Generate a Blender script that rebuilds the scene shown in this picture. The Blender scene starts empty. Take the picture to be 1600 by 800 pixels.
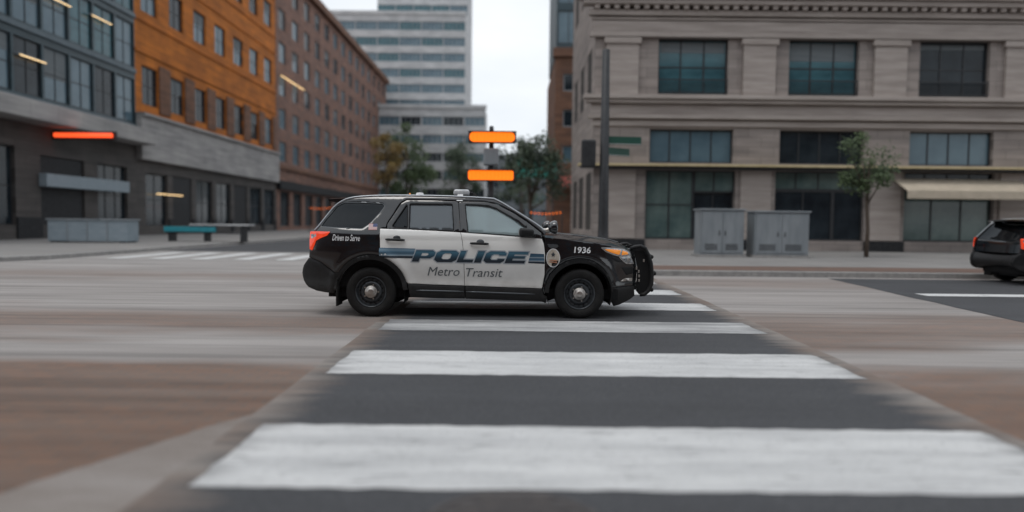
import bpy, bmesh, math, random
import numpy as np
from mathutils import Vector, Matrix
from mathutils.geometry import delaunay_2d_cdt
random.seed(7)
S = bpy.context.scene
C = S.collection
PI = math.pi
# ------------------------------------------------------------------ camera
FPX, HZ, CAMH, ROLL = 1067.0, 348.0, 1.313, math.radians(0.6)
PIT = math.atan((400 - HZ) / FPX)
fw = Vector((0, math.cos(PIT), -math.sin(PIT))); up0 = Vector((0, math.sin(PIT), math.cos(PIT))); rt0 = Vector((1, 0, 0))
cr, sr = math.cos(ROLL), math.sin(ROLL)
rt = rt0 * cr + up0 * sr
up = -rt0 * sr + up0 * cr
cam = bpy.data.cameras.new('camera'); cam.lens = 24.0; cam.sensor_width = 36; cam.clip_end = 3000; cam.clip_start = 0.05
co = bpy.data.objects.new('camera', cam); C.objects.link(co)
M = Matrix((rt, up, -fw)).transposed().to_4x4(); M.translation = Vector((0, 0, CAMH)); co.matrix_world = M
S.camera = co
cam.dof.use_dof = True; cam.dof.focus_distance = 9.6; cam.dof.aperture_fstop = 24.0 / 64.0
# ------------------------------------------------------------------ sky, sun, exposure
SUN_EL, SUN_AZ = math.radians(70), math.radians(235)   # azimuth clockwise from +Y: behind the camera
w = bpy.data.worlds.new("World"); S.world = w; w.use_nodes = True
nt = w.node_tree; nt.nodes.clear()
sky = nt.nodes.new('ShaderNodeTexSky'); sky.sky_type = 'NISHITA'; sky.sun_disc = False
sky.sun_elevation = SUN_EL; sky.sun_rotation = SUN_AZ; sky.dust_density = 3
bg = nt.nodes.new('ShaderNodeBackground'); bg.inputs[1].default_value = 0.1
tc = nt.nodes.new('ShaderNodeTexCoord'); mp = nt.nodes.new('ShaderNodeMapping'); mp.inputs['Scale'].default_value = (1, 1, 2.6)
nz = nt.nodes.new('ShaderNodeTexNoise'); nz.inputs['Scale'].default_value = 2.2; nz.inputs['Detail'].default_value = 5
rp = nt.nodes.new('ShaderNodeValToRGB')
rp.color_ramp.elements[0].position = .3; rp.color_ramp.elements[0].color = (6.3, 6.8, 7.3, 1)
rp.color_ramp.elements[1].position = .68; rp.color_ramp.elements[1].color = (8.6, 8.8, 9.0, 1)
mx = nt.nodes.new('ShaderNodeMix'); mx.data_type = 'RGBA'; mx.inputs[0].default_value = 0.9
ou = nt.nodes.new('ShaderNodeOutputWorld')
L = nt.links.new
L(tc.outputs['Generated'], mp.inputs[0]); L(mp.outputs[0], nz.inputs['Vector']); L(nz.outputs['Fac'], rp.inputs[0])
L(sky.outputs[0], mx.inputs[6]); L(rp.outputs[0], mx.inputs[7]); L(mx.outputs[2], bg.inputs[0]); L(bg.outputs[0], ou.inputs[0])
sl = bpy.data.lights.new('sun', 'SUN'); sl.energy = 0.6; sl.angle = math.radians(24); sl.color = (1, .97, .93)
so = bpy.data.objects.new('sun', sl); C.objects.link(so)
sd = Vector((math.sin(SUN_AZ) * math.cos(SUN_EL), math.cos(SUN_AZ) * math.cos(SUN_EL), math.sin(SUN_EL)))
so.rotation_euler = sd.to_track_quat('Z', 'Y').to_euler()
S.view_settings.view_transform = 'Standard'; S.view_settings.look = 'None'; S.view_settings.exposure = 0.38; S.view_settings.gamma = 1

# ------------------------------------------------------------------ materials
MATS = {}
def mat(name, col, rough=.6, metal=0., col2=None, nscale=3., stretch=(1, 1, 1), bump=0., coat=0., emit=None, estr=0., spec=.5, lo=.35, hi=.65, detail=6, wave=None):
    m = bpy.data.materials.new(name); m.use_nodes = True; n = m.node_tree; b = n.nodes['Principled BSDF']; LL = n.links.new
    b.inputs['Roughness'].default_value = rough; b.inputs['Metallic'].default_value = metal
    b.inputs['Coat Weight'].default_value = coat; b.inputs['Coat Roughness'].default_value = .06
    b.inputs['Specular IOR Level'].default_value = spec
    b.inputs['Base Color'].default_value = (*col, 1)
    if emit: b.inputs['Emission Color'].default_value = (*emit, 1); b.inputs['Emission Strength'].default_value = estr
    if col2 or bump:
        t = n.nodes.new('ShaderNodeTexCoord'); mpn = n.nodes.new('ShaderNodeMapping'); mpn.inputs['Scale'].default_value = stretch
        no = n.nodes.new('ShaderNodeTexNoise'); no.inputs['Scale'].default_value = nscale; no.inputs['Detail'].default_value = detail; no.inputs['Roughness'].default_value = .62
        LL(t.outputs['Object'], mpn.inputs[0]); LL(mpn.outputs[0], no.inputs['Vector'])
        if col2:
            r = n.nodes.new('ShaderNodeValToRGB'); r.color_ramp.elements[0].position = lo; r.color_ramp.elements[1].position = hi
            r.color_ramp.elements[0].color = (*col, 1); r.color_ramp.elements[1].color = (*col2, 1)
            LL(no.outputs['Fac'], r.inputs[0]); LL(r.outputs[0], b.inputs['Base Color'])
            mr = n.nodes.new('ShaderNodeMapRange'); mr.inputs[3].default_value = max(0, rough - .06); mr.inputs[4].default_value = min(1, rough + .08)
            LL(no.outputs['Fac'], mr.inputs[0]); LL(mr.outputs[0], b.inputs['Roughness'])
        if bump:
            bp = n.nodes.new('ShaderNodeBump'); bp.inputs['Strength'].default_value = bump; bp.inputs['Distance'].default_value = .02
            n2 = n.nodes.new('ShaderNodeTexNoise'); n2.inputs['Scale'].default_value = nscale * 9; n2.inputs['Detail'].default_value = 4
            LL(t.outputs['Object'], n2.inputs['Vector']); LL(n2.outputs['Fac'], bp.inputs['Height']); LL(bp.outputs[0], b.inputs['Normal'])
    MATS[name] = m
    return m
paint_black = mat('black_paint', (.004, .0055, .008), .14, coat=1., col2=(.006, .008, .011), nscale=2)
paint_white = mat('white_paint', (.76, .765, .75), .3, coat=.5, col2=(.82, .82, .80), nscale=1.2)
def add_grime(m, z0, z1, col, amt):
    n = m.node_tree; b = n.nodes['Principled BSDF']; K = n.links.new
    src = b.inputs['Base Color'].links[0].from_socket
    t = n.nodes.new('ShaderNodeTexCoord'); sp_ = n.nodes.new('ShaderNodeSeparateXYZ'); r = n.nodes.new('ShaderNodeMapRange'); r.inputs[1].default_value = z1; r.inputs[2].default_value = z0; r.inputs[4].default_value = amt
    K(t.outputs['Object'], sp_.inputs[0]); K(sp_.outputs['Z'], r.inputs[0])
    no = n.nodes.new('ShaderNodeTexNoise'); no.inputs['Scale'].default_value = 7; no.inputs['Detail'].default_value = 9; K(t.outputs['Object'], no.inputs['Vector'])
    mu = n.nodes.new('ShaderNodeMath'); mu.operation = 'MULTIPLY'; K(r.outputs[0], mu.inputs[0]); K(no.outputs['Fac'], mu.inputs[1])
    x = n.nodes.new('ShaderNodeMix'); x.data_type = 'RGBA'; K(mu.outputs[0], x.inputs[0]); K(src, x.inputs[6]); x.inputs[7].default_value = (*col, 1); K(x.outputs[2], b.inputs['Base Color'])
add_grime(paint_white, .42, .78, (.30, .27, .24), .7)
plastic = mat('black_plastic', (.009, .010, .011), .5, col2=(.015, .016, .018), nscale=14, bump=.15, spec=.35)
add_grime(plastic, .25, .7, (.05, .046, .042), .55)
rubber = mat('rubber', (.009, .009, .0095), .75, col2=(.018, .0175, .017), nscale=9, bump=.3, spec=.3)
steel = mat('painted_steel', (.045, .05, .056), .28, metal=.5, col2=(.09, .10, .11), nscale=6)
chrome = mat('chrome', (.40, .38, .355), .36, metal=1., col2=(.55, .52, .49), nscale=30)
trim = mat('satin_trim', (.10, .11, .12), .3, metal=.5)
rail_m = mat('roof_rail_highlight', (.42, .45, .48), .3, metal=.5)  # pale grey paints the highlight of roof edge and pillars into the rail
dark = mat('dark_cavity', (.006, .006, .007), .9)
seatm = mat('seat_cloth', (.03, .03, .033), .9, col2=(.045, .045, .05), nscale=20)
amber = mat('amber_lens', (.85, .25, .02), .2, coat=.6, emit=(1, .3, .02), estr=.22, col2=(.9, .36, .05), nscale=20)
redlens = mat('red_lens', (.42, .02, .01), .16, coat=.7, emit=(1, .08, .02), estr=.35, col2=(.7, .05, .02), nscale=18)
clearlens = mat('clear_lens', (.6, .63, .66), .12, coat=.8, metal=.3, col2=(.1, .12, .14), nscale=25)
barlens = mat('light_bar_lens', (.42, .45, .47), .22, coat=.5, col2=(.58, .6, .62), nscale=18)
decal_grey = mat('grey_decal', (.10, .115, .125), .45)
decal_white = mat('white_decal', (.72, .73, .74), .45)
decal_pale = mat('pale_outline_decal', (.42, .46, .5), .45)
decal_dark = mat('dark_decal', (.045, .055, .065), .45)
decal_tan = mat('tan_badge_decal', (.44, .38, .31), .45, col2=(.55, .52, .46), nscale=30)
decal_rust = mat('rust_badge_decal', (.42, .2, .12), .5)
decal_red = mat('red_decal', (.5, .16, .15), .5)
decal_blue = mat('blue_decal', (.05, .08, .2), .5)
def zgrad(name, stops, z0, z1):
    m = bpy.data.materials.new(name); m.use_nodes = True; n = m.node_tree; b = n.nodes['Principled BSDF']; LL = n.links.new
    t = n.nodes.new('ShaderNodeTexCoord'); s = n.nodes.new('ShaderNodeSeparateXYZ'); r = n.nodes.new('ShaderNodeMapRange'); r.inputs[1].default_value = z0; r.inputs[2].default_value = z1
    cr_ = n.nodes.new('ShaderNodeValToRGB'); e = cr_.color_ramp.elements
    while len(e) < len(stops): e.new(.5)
    for i, (p, c) in enumerate(stops): e[i].position = p; e[i].color = (*c, 1)
    LL(t.outputs['Object'], s.inputs[0]); LL(s.outputs['Z'], r.inputs[0]); LL(r.outputs[0], cr_.inputs[0]); LL(cr_.outputs[0], b.inputs['Base Color'])
    b.inputs['Roughness'].default_value = .4
    return m
def glassmat(name, tint, haze, trans, ior=1.75):
    m = bpy.data.materials.new(name); m.use_nodes = True; n = m.node_tree; n.nodes.clear(); LL = n.links.new
    o = n.nodes.new('ShaderNodeOutputMaterial'); tr = n.nodes.new('ShaderNodeBsdfTransparent'); tr.inputs[0].default_value = (*tint, 1)
    df = n.nodes.new('ShaderNodeBsdfDiffuse'); df.inputs[0].default_value = (*haze, 1)
    gl = n.nodes.new('ShaderNodeBsdfGlossy'); gl.inputs['Roughness'].default_value = .03; gl.inputs[0].default_value = (.9, .95, 1, 1)
    fr = n.nodes.new('ShaderNodeFresnel'); fr.inputs[0].default_value = ior
    a = n.nodes.new('ShaderNodeMixShader'); a.inputs[0].default_value = trans
    c = n.nodes.new('ShaderNodeMixShader')
    LL(df.outputs[0], a.inputs[1]); LL(tr.outputs[0], a.inputs[2]); LL(fr.outputs[0], c.inputs[0]); LL(a.outputs[0], c.inputs[1]); LL(gl.outputs[0], c.inputs[2]); LL(c.outputs[0], o.inputs[0])
    return m
glass_front = glassmat('clear_car_glass', (.66, .80, .82), (.44, .56, .58), .5)  # diffuse half paints a pale sky reflection into the glass
glass_rear = glassmat('tinted_car_glass', (.22, .24, .26), (.115, .135, .15), .35)
glass_dark = glassmat('privacy_glass', (.04, .05, .06), (.006, .008, .010), .3, 1.42)
glass_wind = glassmat('windscreen_glass', (.25, .32, .3), (.03, .04, .04), .5)

# ------------------------------------------------------------------ object helpers
def link(o, parent=None):
    C.objects.link(o)
    if parent: o.parent = parent
    return o
def mesh_obj(name, verts, faces, m, parent=None, smooth=False, flat=None):
    me = bpy.data.meshes.new(name); me.from_pydata([tuple(v) for v in verts], [], faces); me.update()
    ms = m if isinstance(m, (list, tuple)) else [m]
    for q in ms: me.materials.append(q)
    if smooth:
        for i, p in enumerate(me.polygons): p.use_smooth = (flat is None or i not in flat)
    return link(bpy.data.objects.new(name, me), parent)
def bm_obj(name, bm, m, parent=None, smooth=False):
    bmesh.ops.recalc_face_normals(bm, faces=bm.faces)
    me = bpy.data.meshes.new(name); bm.to_mesh(me); bm.free(); me.materials.append(m)
    if smooth:
        for p in me.polygons: p.use_smooth = True
    return link(bpy.data.objects.new(name, me), parent)
def thing(name, label, cat, loc=(0, 0, 0), rz=0, group=None):
    o = bpy.data.objects.new(name, None); o.empty_display_size = .2; link(o)
    o.location = loc; o.rotation_euler = (0, 0, rz); return tag(o, label, cat, group)
def tag(o, label, cat, group=None):
    o['label'] = label; o['category'] = cat
    if group: o['group'] = group
    return o
def structure(o): o['kind'] = 'structure'; return o
def add_box(bm, x0, x1, y0, y1, z0, z1, bev=0., seg=2):
    r = bmesh.ops.create_cube(bm, size=1.)
    for v in r['verts']: v.co = Vector(((x0 + x1) / 2 + v.co.x * (x1 - x0), (y0 + y1) / 2 + v.co.y * (y1 - y0), (z0 + z1) / 2 + v.co.z * (z1 - z0)))
    if bev:
        es = list({e for v in r['verts'] for e in v.link_edges})
        bmesh.ops.bevel(bm, geom=es, offset=bev, segments=seg, affect='EDGES', profile=.5, clamp_overlap=True)
def box(name, x0, x1, y0, y1, z0, z1, m, parent=None, bev=0.):
    bm = bmesh.new(); add_box(bm, x0, x1, y0, y1, z0, z1, bev); return bm_obj(name, bm, m, parent, False)
def boxes(name, bl, m, parent=None, bev=0.):
    bm = bmesh.new()
    for b in bl: add_box(bm, *b, bev=bev)
    return bm_obj(name, bm, m, parent)
def tube(name, pts, r, m, parent=None, n=10, caps=True):
    V, F = [], []; pts = [Vector(p) for p in pts]
    rr = r if isinstance(r, (list, tuple)) else [r] * len(pts)
    prev = None
    for i, p in enumerate(pts):
        t = (pts[min(i + 1, len(pts) - 1)] - pts[max(i - 1, 0)]).normalized()
        if prev is None: a = t.orthogonal().normalized()
        else: a = (prev - t * prev.dot(t)).normalized()
        prev = a; b = t.cross(a)
        for k in range(n):
            th = 2 * PI * k / n; V.append(p + (a * math.cos(th) + b * math.sin(th)) * rr[i])
    for i in range(len(pts) - 1):
        for k in range(n): F.append((i * n + k, i * n + (k + 1) % n, (i + 1) * n + (k + 1) % n, (i + 1) * n + k))
    if caps: F.append(tuple(range(n))[::-1]); F.append(tuple(range((len(pts) - 1) * n, len(pts) * n)))
    return mesh_obj(name, V, F, m, parent, True)
def lathe(name, prof, m, parent=None, n=40, axis='Y', loc=(0, 0, 0), smooth=True):
    """prof: (axial, radius)"""
    V, F = [], []
    for (a, r) in prof:
        for k in range(n):
            th = 2 * PI * k / n; c_, s_ = math.cos(th) * r, math.sin(th) * r
            V.append({'Y': (c_, a, s_), 'Z': (c_, s_, a), 'X': (a, c_, s_)}[axis])
    for i in range(len(prof) - 1):
        for k in range(n): F.append((i * n + k, i * n + (k + 1) % n, (i + 1) * n + (k + 1) % n, (i + 1) * n + k))
    o = mesh_obj(name, V, F, m, parent, smooth); o.location = loc
    return o
def copy_tree(o, parent=None):
    c = o.copy(); C.objects.link(c); c.parent = parent
    for ch in list(o.children): copy_tree(ch, c)
    return c

# ------------------------------------------------------------------ car surface
Z0 = 9.28; CX = -0.5          # near side plane (world Y) and car centre (world X)
def catm(xs, ys):
    xs = np.array(xs, float); ys = np.array(ys, float)
    d = np.gradient(ys, xs)
    def f(x):
        x = min(max(x, xs[0]), xs[-1]); i = min(int(np.searchsorted(xs, x, 'right')) - 1, len(xs) - 2); i = max(i, 0)
        h = xs[i + 1] - xs[i]; t = (x - xs[i]) / h
        return float((2*t**3 - 3*t*t + 1) * ys[i] + (t**3 - 2*t*t + t) * h * d[i] + (-2*t**3 + 3*t*t) * ys[i+1] + (t**3 - t*t) * h * d[i+1])
    return f
sect = catm([.12, .24, .34, .44, .50, .58, .74, .90, 1.0, 1.08, 1.18, 1.24, 1.36, 1.5, 1.6, 1.66, 1.70, 1.75],
            [.88, .925, .955, .962, .955, .962, .984, .992, .985, .968, .945, .918, .865, .80, .752, .715, .67, .60])
def planf(x, z):
    p = 1.
    if x > 1.1: p -= .36 * min((x - 1.1) / 1.1, 1.1) ** 2.2
    if x < -1.45: p -= .20 * min((-x - 1.45) / .9, 1.15) ** 2.2
    if z > 1.15 and x < -.6: p -= .06 * min((-x - .6) / 1.4, 1) * min((z - 1.15) / .3, 1)
    return p
def W(x, z):
    w_ = sect(z) * planf(x, z)
    for c, r0 in ((-1.432, .56), (1.432, .535)):      # the swelling round each wheel arch
        r = math.hypot(x - c, z - .345)
        if r < .9: w_ += .020 * math.exp(-((r - r0) / .045) ** 2) * min(1, max(0, (z - .2) / .2))
    w_ += .010 * math.exp(-((z - 1.115) / .022) ** 2) * min(1, max(0, (1.9 - abs(x)) / .3))   # shoulder crease under the glass
    return w_
def ray(px, py, Y):
    dx, dy = px - 800, py - 400
    lx = dx * cr + dy * sr; ly = -dx * sr + dy * cr
    d = rt0 * lx - up0 * ly + fw * FPX
    t = Y / d.y
    return d.x * t - CX, CAMH + d.z * t
def cp(px, py, off=0.):
    d = 0.
    for _ in range(6):
        x, z = ray(px, py, Z0 + d); d = 1. - W(x, z) - off
    return (x, z)
def cpd(px, py, d): return ray(px, py, Z0 + d)
def P(*pts): return [cp(*p) for p in pts]
def arc(cx, cz, r, a0, a1, n=22):
    return [(cx + r * math.cos(math.radians(a0 + (a1 - a0) * i / n)), cz + r * math.sin(math.radians(a0 + (a1 - a0) * i / n))) for i in range(n + 1)]
def resample(poly, step, closed=True):
    out = []; n = len(poly)
    for i in range(n if closed else n - 1):
        a, b = poly[i], poly[(i + 1) % n]; l = math.dist(a, b); k = max(1, int(math.ceil(l / step)))
        for j in range(k): out.append((a[0] + (b[0] - a[0]) * j / k, a[1] + (b[1] - a[1]) * j / k))
    if not closed: out.append(poly[-1])
    return out
def rounded(poly, r, n=4):
    out = []; N = len(poly)
    for i in range(N):
        p = Vector(poly[i]); a = Vector(poly[i - 1]); b = Vector(poly[(i + 1) % N])
        ra = min(r, (a - p).length * .45); rb = min(r, (b - p).length * .45)
        s = p + (a - p).normalized() * ra; e = p + (b - p).normalized() * rb
        for k in range(n + 1):
            t = k / n; q = s * (1 - t) ** 2 + p * 2 * t * (1 - t) + e * t * t; out.append((q.x, q.y))
    return out
def smooth_open(pts, k=5):
    out = []; n = len(pts)
    for i in range(n - 1):
        p0 = Vector(pts[max(i - 1, 0)]); p1 = Vector(pts[i]); p2 = Vector(pts[i + 1]); p3 = Vector(pts[min(i + 2, n - 1)])
        for j in range(k):
            t = j / k; q = .5 * ((2 * p1) + (p2 - p0) * t + (2 * p0 - 5 * p1 + 4 * p2 - p3) * t * t + (3 * p1 - p0 - 3 * p2 + p3) * t ** 3)
            out.append((q.x, q.y))
    out.append(tuple(pts[-1])); return out
def inside(p, poly):
    x, y = p; c = False; n = len(poly)
    for i in range(n):
        x1, y1 = poly[i]; x2, y2 = poly[i - 1]
        if (y1 > y) != (y2 > y) and x < (x2 - x1) * (y - y1) / (y2 - y1) + x1: c = not c
    return c
def dist_poly(p, A, B):
    P_ = np.array(p); d = B - A; t = np.clip(((P_ - A) * d).sum(1) / np.maximum((d * d).sum(1), 1e-12), 0, 1)
    return np.sqrt((((A + d * t[:, None]) - P_) ** 2).sum(1)).min()
def shrink(poly, d):
    # move each vertex inwards by d
    n = len(poly); A = sum(poly[i][0] * poly[(i + 1) % n][1] - poly[(i + 1) % n][0] * poly[i][1] for i in range(n)); sg = 1 if A > 0 else -1; out = []
    for i in range(n):
        p = Vector(poly[i]); e0 = (p - Vector(poly[i - 1])); e1 = (Vector(poly[(i + 1) % n]) - p)
        if e0.length < 1e-6 or e1.length < 1e-6: out.append(poly[i]); continue
        n0 = Vector((-e0.y, e0.x)).normalized() * sg; n1 = Vector((-e1.y, e1.x)).normalized() * sg
        b = (n0 + n1); b = b.normalized() / max(.5, b.normalized().dot(n0)) if b.length > 1e-6 else n0
        out.append((p.x + b.x * d, p.y + b.y * d))
    return out
def tri2d(outer, holes=(), step=.05, bstep=.035, rim=0.):
    loops = [resample(outer, bstep)] + [resample(h, bstep) for h in holes]
    vs, es = [], []; extra = []
    if rim:
        extra = [shrink(loops[0], rim)] + [shrink(h, -rim) for h in loops[1:]]
        extra = [[p for p in lp if inside(p, loops[0]) and not any(inside(p, h) for h in loops[1:])] for lp in extra]
    for lp in loops + extra:
        if len(lp) < 3: continue
        k = len(vs); vs += lp; es += [(k + i, k + (i + 1) % len(lp)) for i in range(len(lp))]
    A = np.array([vs[a] for a, b in es]); B = np.array([vs[b] for a, b in es])
    if step:
        x0, x1 = min(v[0] for v in loops[0]), max(v[0] for v in loops[0]); z0, z1 = min(v[1] for v in loops[0]), max(v[1] for v in loops[0])
        x = x0 + step / 2; row = 0
        z = z0 + step / 2
        while z < z1:
            x = x0 + step * (.5 if row % 2 else .25)
            while x < x1:
                if inside((x, z), loops[0]) and not any(inside((x, z), h) for h in loops[1:]) and dist_poly((x, z), A, B) > step * .4: vs.append((x, z))
                x += step
            z += step * .85; row += 1
    r = delaunay_2d_cdt([Vector(v) for v in vs], es, [], 0, 1e-6)
    V = [(v.x, v.y) for v in r[0]]; F = []
    for f in r[2]:
        c = (sum(V[i][0] for i in f) / 3, sum(V[i][1] for i in f) / 3)
        if inside(c, loops[0]) and not any(inside(c, h) for h in loops[1:]): F.append(tuple(f))
    return V, F
def panel(name, outer, m, parent, side=-1, holes=(), off=0., th=.03, step=.05, bstep=.035, surf=W, roll=.004):
    """a body panel lying on the car's side surface, with thickness and a rolled edge"""
    V2, F2 = tri2d(outer, holes, step, bstep, .009 if step else 0)
    cnt = {}
    for f in F2:
        for a, b in ((f[0], f[1]), (f[1], f[2]), (f[2], f[0])):
            cnt[(a, b)] = 1
    bnd = [(a, b) for (a, b) in cnt if (b, a) not in cnt]
    bset = {a for e in bnd for a in e}
    V = []
    for i, (x, z) in enumerate(V2):
        y = surf(x, z) + off - (roll if i in bset else 0); V.append((x, side * y, z))
    # orientation: the outward face looks to side*y
    F = []
    a, b, c = [Vector(V[i]) for i in F2[0]]
    flip = ((b - a).cross(c - a)).y * side < 0
    F = [f[::-1] if flip else f for f in F2]
    nf = len(F)
    idx = {}
    for i in bset:
        idx[i] = len(V); V.append(V[i]); V.append((V[i][0], side * (abs(V[i][1]) - th), V[i][2]))
    for (a, b) in bnd:
        q = (idx[a], idx[a] + 1, idx[b] + 1, idx[b]); F.append(q[::-1] if flip else q)
    for f in F2:
        pass
    o = mesh_obj(name, V, F, m, parent, True, set(range(nf, len(F))))
    return o
def loft(name, curve, m, parent, bulge, ny=17, step=None, wscale=1., wmul=None, inner=0.):
    """a sheet right across the car whose edges follow the side curve (x, z)"""
    V, F = [], []; n = len(curve)
    for i, (x, z) in enumerate(curve):
        a = Vector(curve[max(i - 1, 0)]); b = Vector(curve[min(i + 1, n - 1)]); t = (b - a).normalized(); nn = Vector((-t.y, t.x))
        w_ = (W(x, z)) * wscale - inner; bu = bulge(i / (n - 1)) if callable(bulge) else bulge
        for k in range(ny):
            s = -1 + 2 * k / (ny - 1); q = bu * (1 - abs(s) ** 2.4)
            V.append((x + nn.x * q, s * w_, z + nn.y * q))
    for i in range(n - 1):
        for k in range(ny - 1): F.append((i * ny + k, i * ny + k + 1, (i + 1) * ny + k + 1, (i + 1) * ny + k))
    return mesh_obj(name, V, F, m, parent, True)
# ---- outlines
RW, FW_, WZ = (-1.432), (1.432), .345
roof_line = smooth_open(P((772, 311), (740, 308.8), (700, 307), (650, 306), (600, 306), (572, 307), (552, 309), (540, 312)))
back_line = smooth_open(P((540, 312), (530, 317.5), (520, 326), (508, 341), (498, 353.5), (490, 363), (486, 374), (484, 390), (483, 402)))
wind_line = smooth_open(P((853, 363), (840, 352), (820, 339), (800, 326.5), (785, 317.5), (772, 311)))
hood_line = smooth_open(P((851, 371), (880, 373.6), (920, 377.6), (950, 382), (972, 387), (985, 393)))
nose_line = smooth_open(P((985, 393), (988.5, 401), (992, 415), (993, 432), (990.5, 446)))
RB, FB = .50, .475
a_r0 = 150; a_r1 = 74
rear_arc_body = arc(RW, WZ, RB, 150, 74)
q_window = rounded(P((501, 353.5), (508, 344), (526, 322.5), (536, 317), (560, 316), (598, 318), (601, 322), (592, 334), (577, 350), (566, 357.5), (530, 356)), .02)
opening = P((593.5, 357), (602.5, 355.8), (604, 349), (625.5, 317), (635, 311.6), (680, 312), (716, 313.6), (755, 314.2), (776, 318), (802, 331), (824, 345), (847, 363), (851, 371))
body_side = wind_line + roof_line[1:] + back_line[1:] + [(a, b) for a, b in P((500, 409), (522, 426))] + rear_arc_body + opening
door_gap = P((719.5, 363), (722.5, 378), (724.5, 398), (726, 446.5))
rear_door = P((593.5, 357), (640, 358.6), (680, 360.6)) + door_gap + P((680, 445), (637, 443)) + arc(RW, WZ, RB, 18, 74)
front_door = door_gap[::-1] + P((760, 366), (800, 369.2), (847, 373), (850, 381), (852, 398), (851, 430), (847, 451), (790, 449))
rear_frame = P((604.5, 358.2), (605, 350), (626.5, 318), (635.5, 312.6), (680, 313), (716, 314.6), (719.5, 363), (680, 360.6), (640, 358.6))
tri_hole = rounded(P((613, 352.5), (634.5, 321), (636.3, 321), (636.3, 355.5), (615, 355)), .012)
rg_hole = rounded(P((640.5, 319), (706.5, 319.6), (708.5, 360), (639.5, 357.2)), .012)
front_frame = P((719.5, 363), (716.8, 314.6), (755, 315.2), (775, 319), (801, 332), (823, 346), (846, 364), (847.5, 373), (800, 369.2), (760, 366))
fg_hole = rounded(P((727, 320), (750, 321), (765, 323), (777, 327.5), (800, 341), (822, 356.5), (826, 369.6), (790, 366.8), (731.5, 363)), .012)
fender = hood_line + nose_line[1:] + P((975, 448), (961, 449.5)) + arc(FW_, WZ, FB, 12, 176) + P((851, 461), (848, 452), (852.2, 430), (853.2, 398), (851.4, 381))
lower_front = P((961, 450), (975, 448.5), (990.5, 446.5), (991.5, 462), (984, 468), (968, 476), (959, 478.5), (956, 472), (949, 468)) + arc(FW_, WZ, FB, 0, 12, 5)
rear_bumper = P((483, 402.8), (500, 409.6), (522, 426.6)) + arc(RW, WZ, RB, 150, 178, 6) + P((523, 458), (508, 456.5), (495, 454), (482, 448), (475, 438), (472.5, 426), (475, 414))
sill_r = P((637, 443.6), (680, 445.6), (726, 447.1), (726.5, 466.6), (680, 466), (641, 464.5)) 
sill_f = P((727, 447.1), (790, 449.6), (847, 451.6), (850, 461.5), (855, 463), (853, 474), (845, 471), (790, 469), (727.3, 467))
headl = P((940, 387), (955, 387.6), (975, 389.6), (982.5, 394), (984.5, 399), (972, 401.5), (958, 397.5), (947, 393))
headl2 = P((968, 402), (984.6, 399.6), (990, 412), (979, 411.5), (973, 407))
tail1 = P((485, 361.5), (500, 361.5), (516, 362), (511, 368), (500, 372.5), (494, 376), (491, 384), (488, 391), (484, 389.5), (484, 374))
def ring(c, r0, r1, a0, a1): return arc(c, WZ, r1, a0, a1, 26) + arc(c, WZ, r0, a1, a0, 26)
def textshape(s, shear=0., bold=0.):
    cu = bpy.data.curves.new('t', 'FONT'); cu.body = s; cu.size = 1; cu.shear = shear; cu.offset = bold; cu.resolution_u = 3; cu.fill_mode = 'FRONT'
    o = bpy.data.objects.new('t', cu); C.objects.link(o); dg = bpy.context.evaluated_depsgraph_get(); me = bpy.data.meshes.new_from_object(o.evaluated_get(dg))
    V = [v.co.copy() for v in me.vertices]; F = [tuple(p.vertices) for p in me.polygons]
    bpy.data.objects.remove(o); bpy.data.curves.remove(cu); bpy.data.meshes.remove(me)
    return V, F
def decal(name, V2, F, m, parent, side, off=.004, surf=W):
    V = [(x, side * (surf(x, z) + off), z) for x, z in V2]
    a, b, c = [Vector(V[i]) for i in F[0][:3]]
    if ((b - a).cross(c - a)).y * side < 0: F = [f[::-1] for f in F]
    return mesh_obj(name, V, F, m, parent)
def text_decal(s, x0, x1, z0, z1, m, parent, side, shear=0., bold=0., name='lettering', slope=0., off=.004):
    V, F = textshape(s, shear, bold)
    a = min(v.x for v in V); b = max(v.x for v in V); c = min(v.y for v in V); d = max(v.y for v in V)
    out = []
    for v in V:
        t = (v.x - a) / (b - a); x = x0 + t * (x1 - x0)
        if side > 0: x = x0 + x1 - x       # reads from the far side too
        out.append((x, z0 + (v.y - c) / (d - c) * (z1 - z0) + slope * (x - x0)))
    return decal(name, out, F, m, parent, side, off)
# block capital letters on a 1x1 box, drawn wide and slanted
G = {
 'P': ([(0,0),(0,1),(.82,1),(1,.8),(1,.5),(.82,.3),(.34,.3),(.34,0)], [[(.34,.5),(.34,.76),(.6,.76),(.68,.68),(.68,.58),(.6,.5)]]),
 'O': ([(0,.2),(0,.8),(.18,1),(.82,1),(1,.8),(1,.2),(.82,0),(.18,0)], [[(.3,.34),(.3,.66),(.38,.76),(.62,.76),(.7,.66),(.7,.34),(.62,.24),(.38,.24)]]),
 'L': ([(0,0),(0,1),(.36,1),(.36,.27),(1,.27),(1,0)], []),
 'I': ([(0,0),(0,1),(1,1),(1,0)], []),
 'C': ([(0,.2),(0,.8),(.18,1),(.85,1),(1,.82),(1,.64),(.68,.64),(.62,.74),(.4,.74),(.31,.64),(.31,.36),(.4,.26),(.62,.26),(.68,.37),(1,.37),(1,.18),(.85,0),(.18,0)], []),
 'E': ([(0,0),(0,1),(1,1),(1,.76),(.34,.76),(.34,.63),(.92,.63),(.92,.4),(.34,.4),(.34,.25),(1,.25),(1,0)], []),
}
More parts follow.
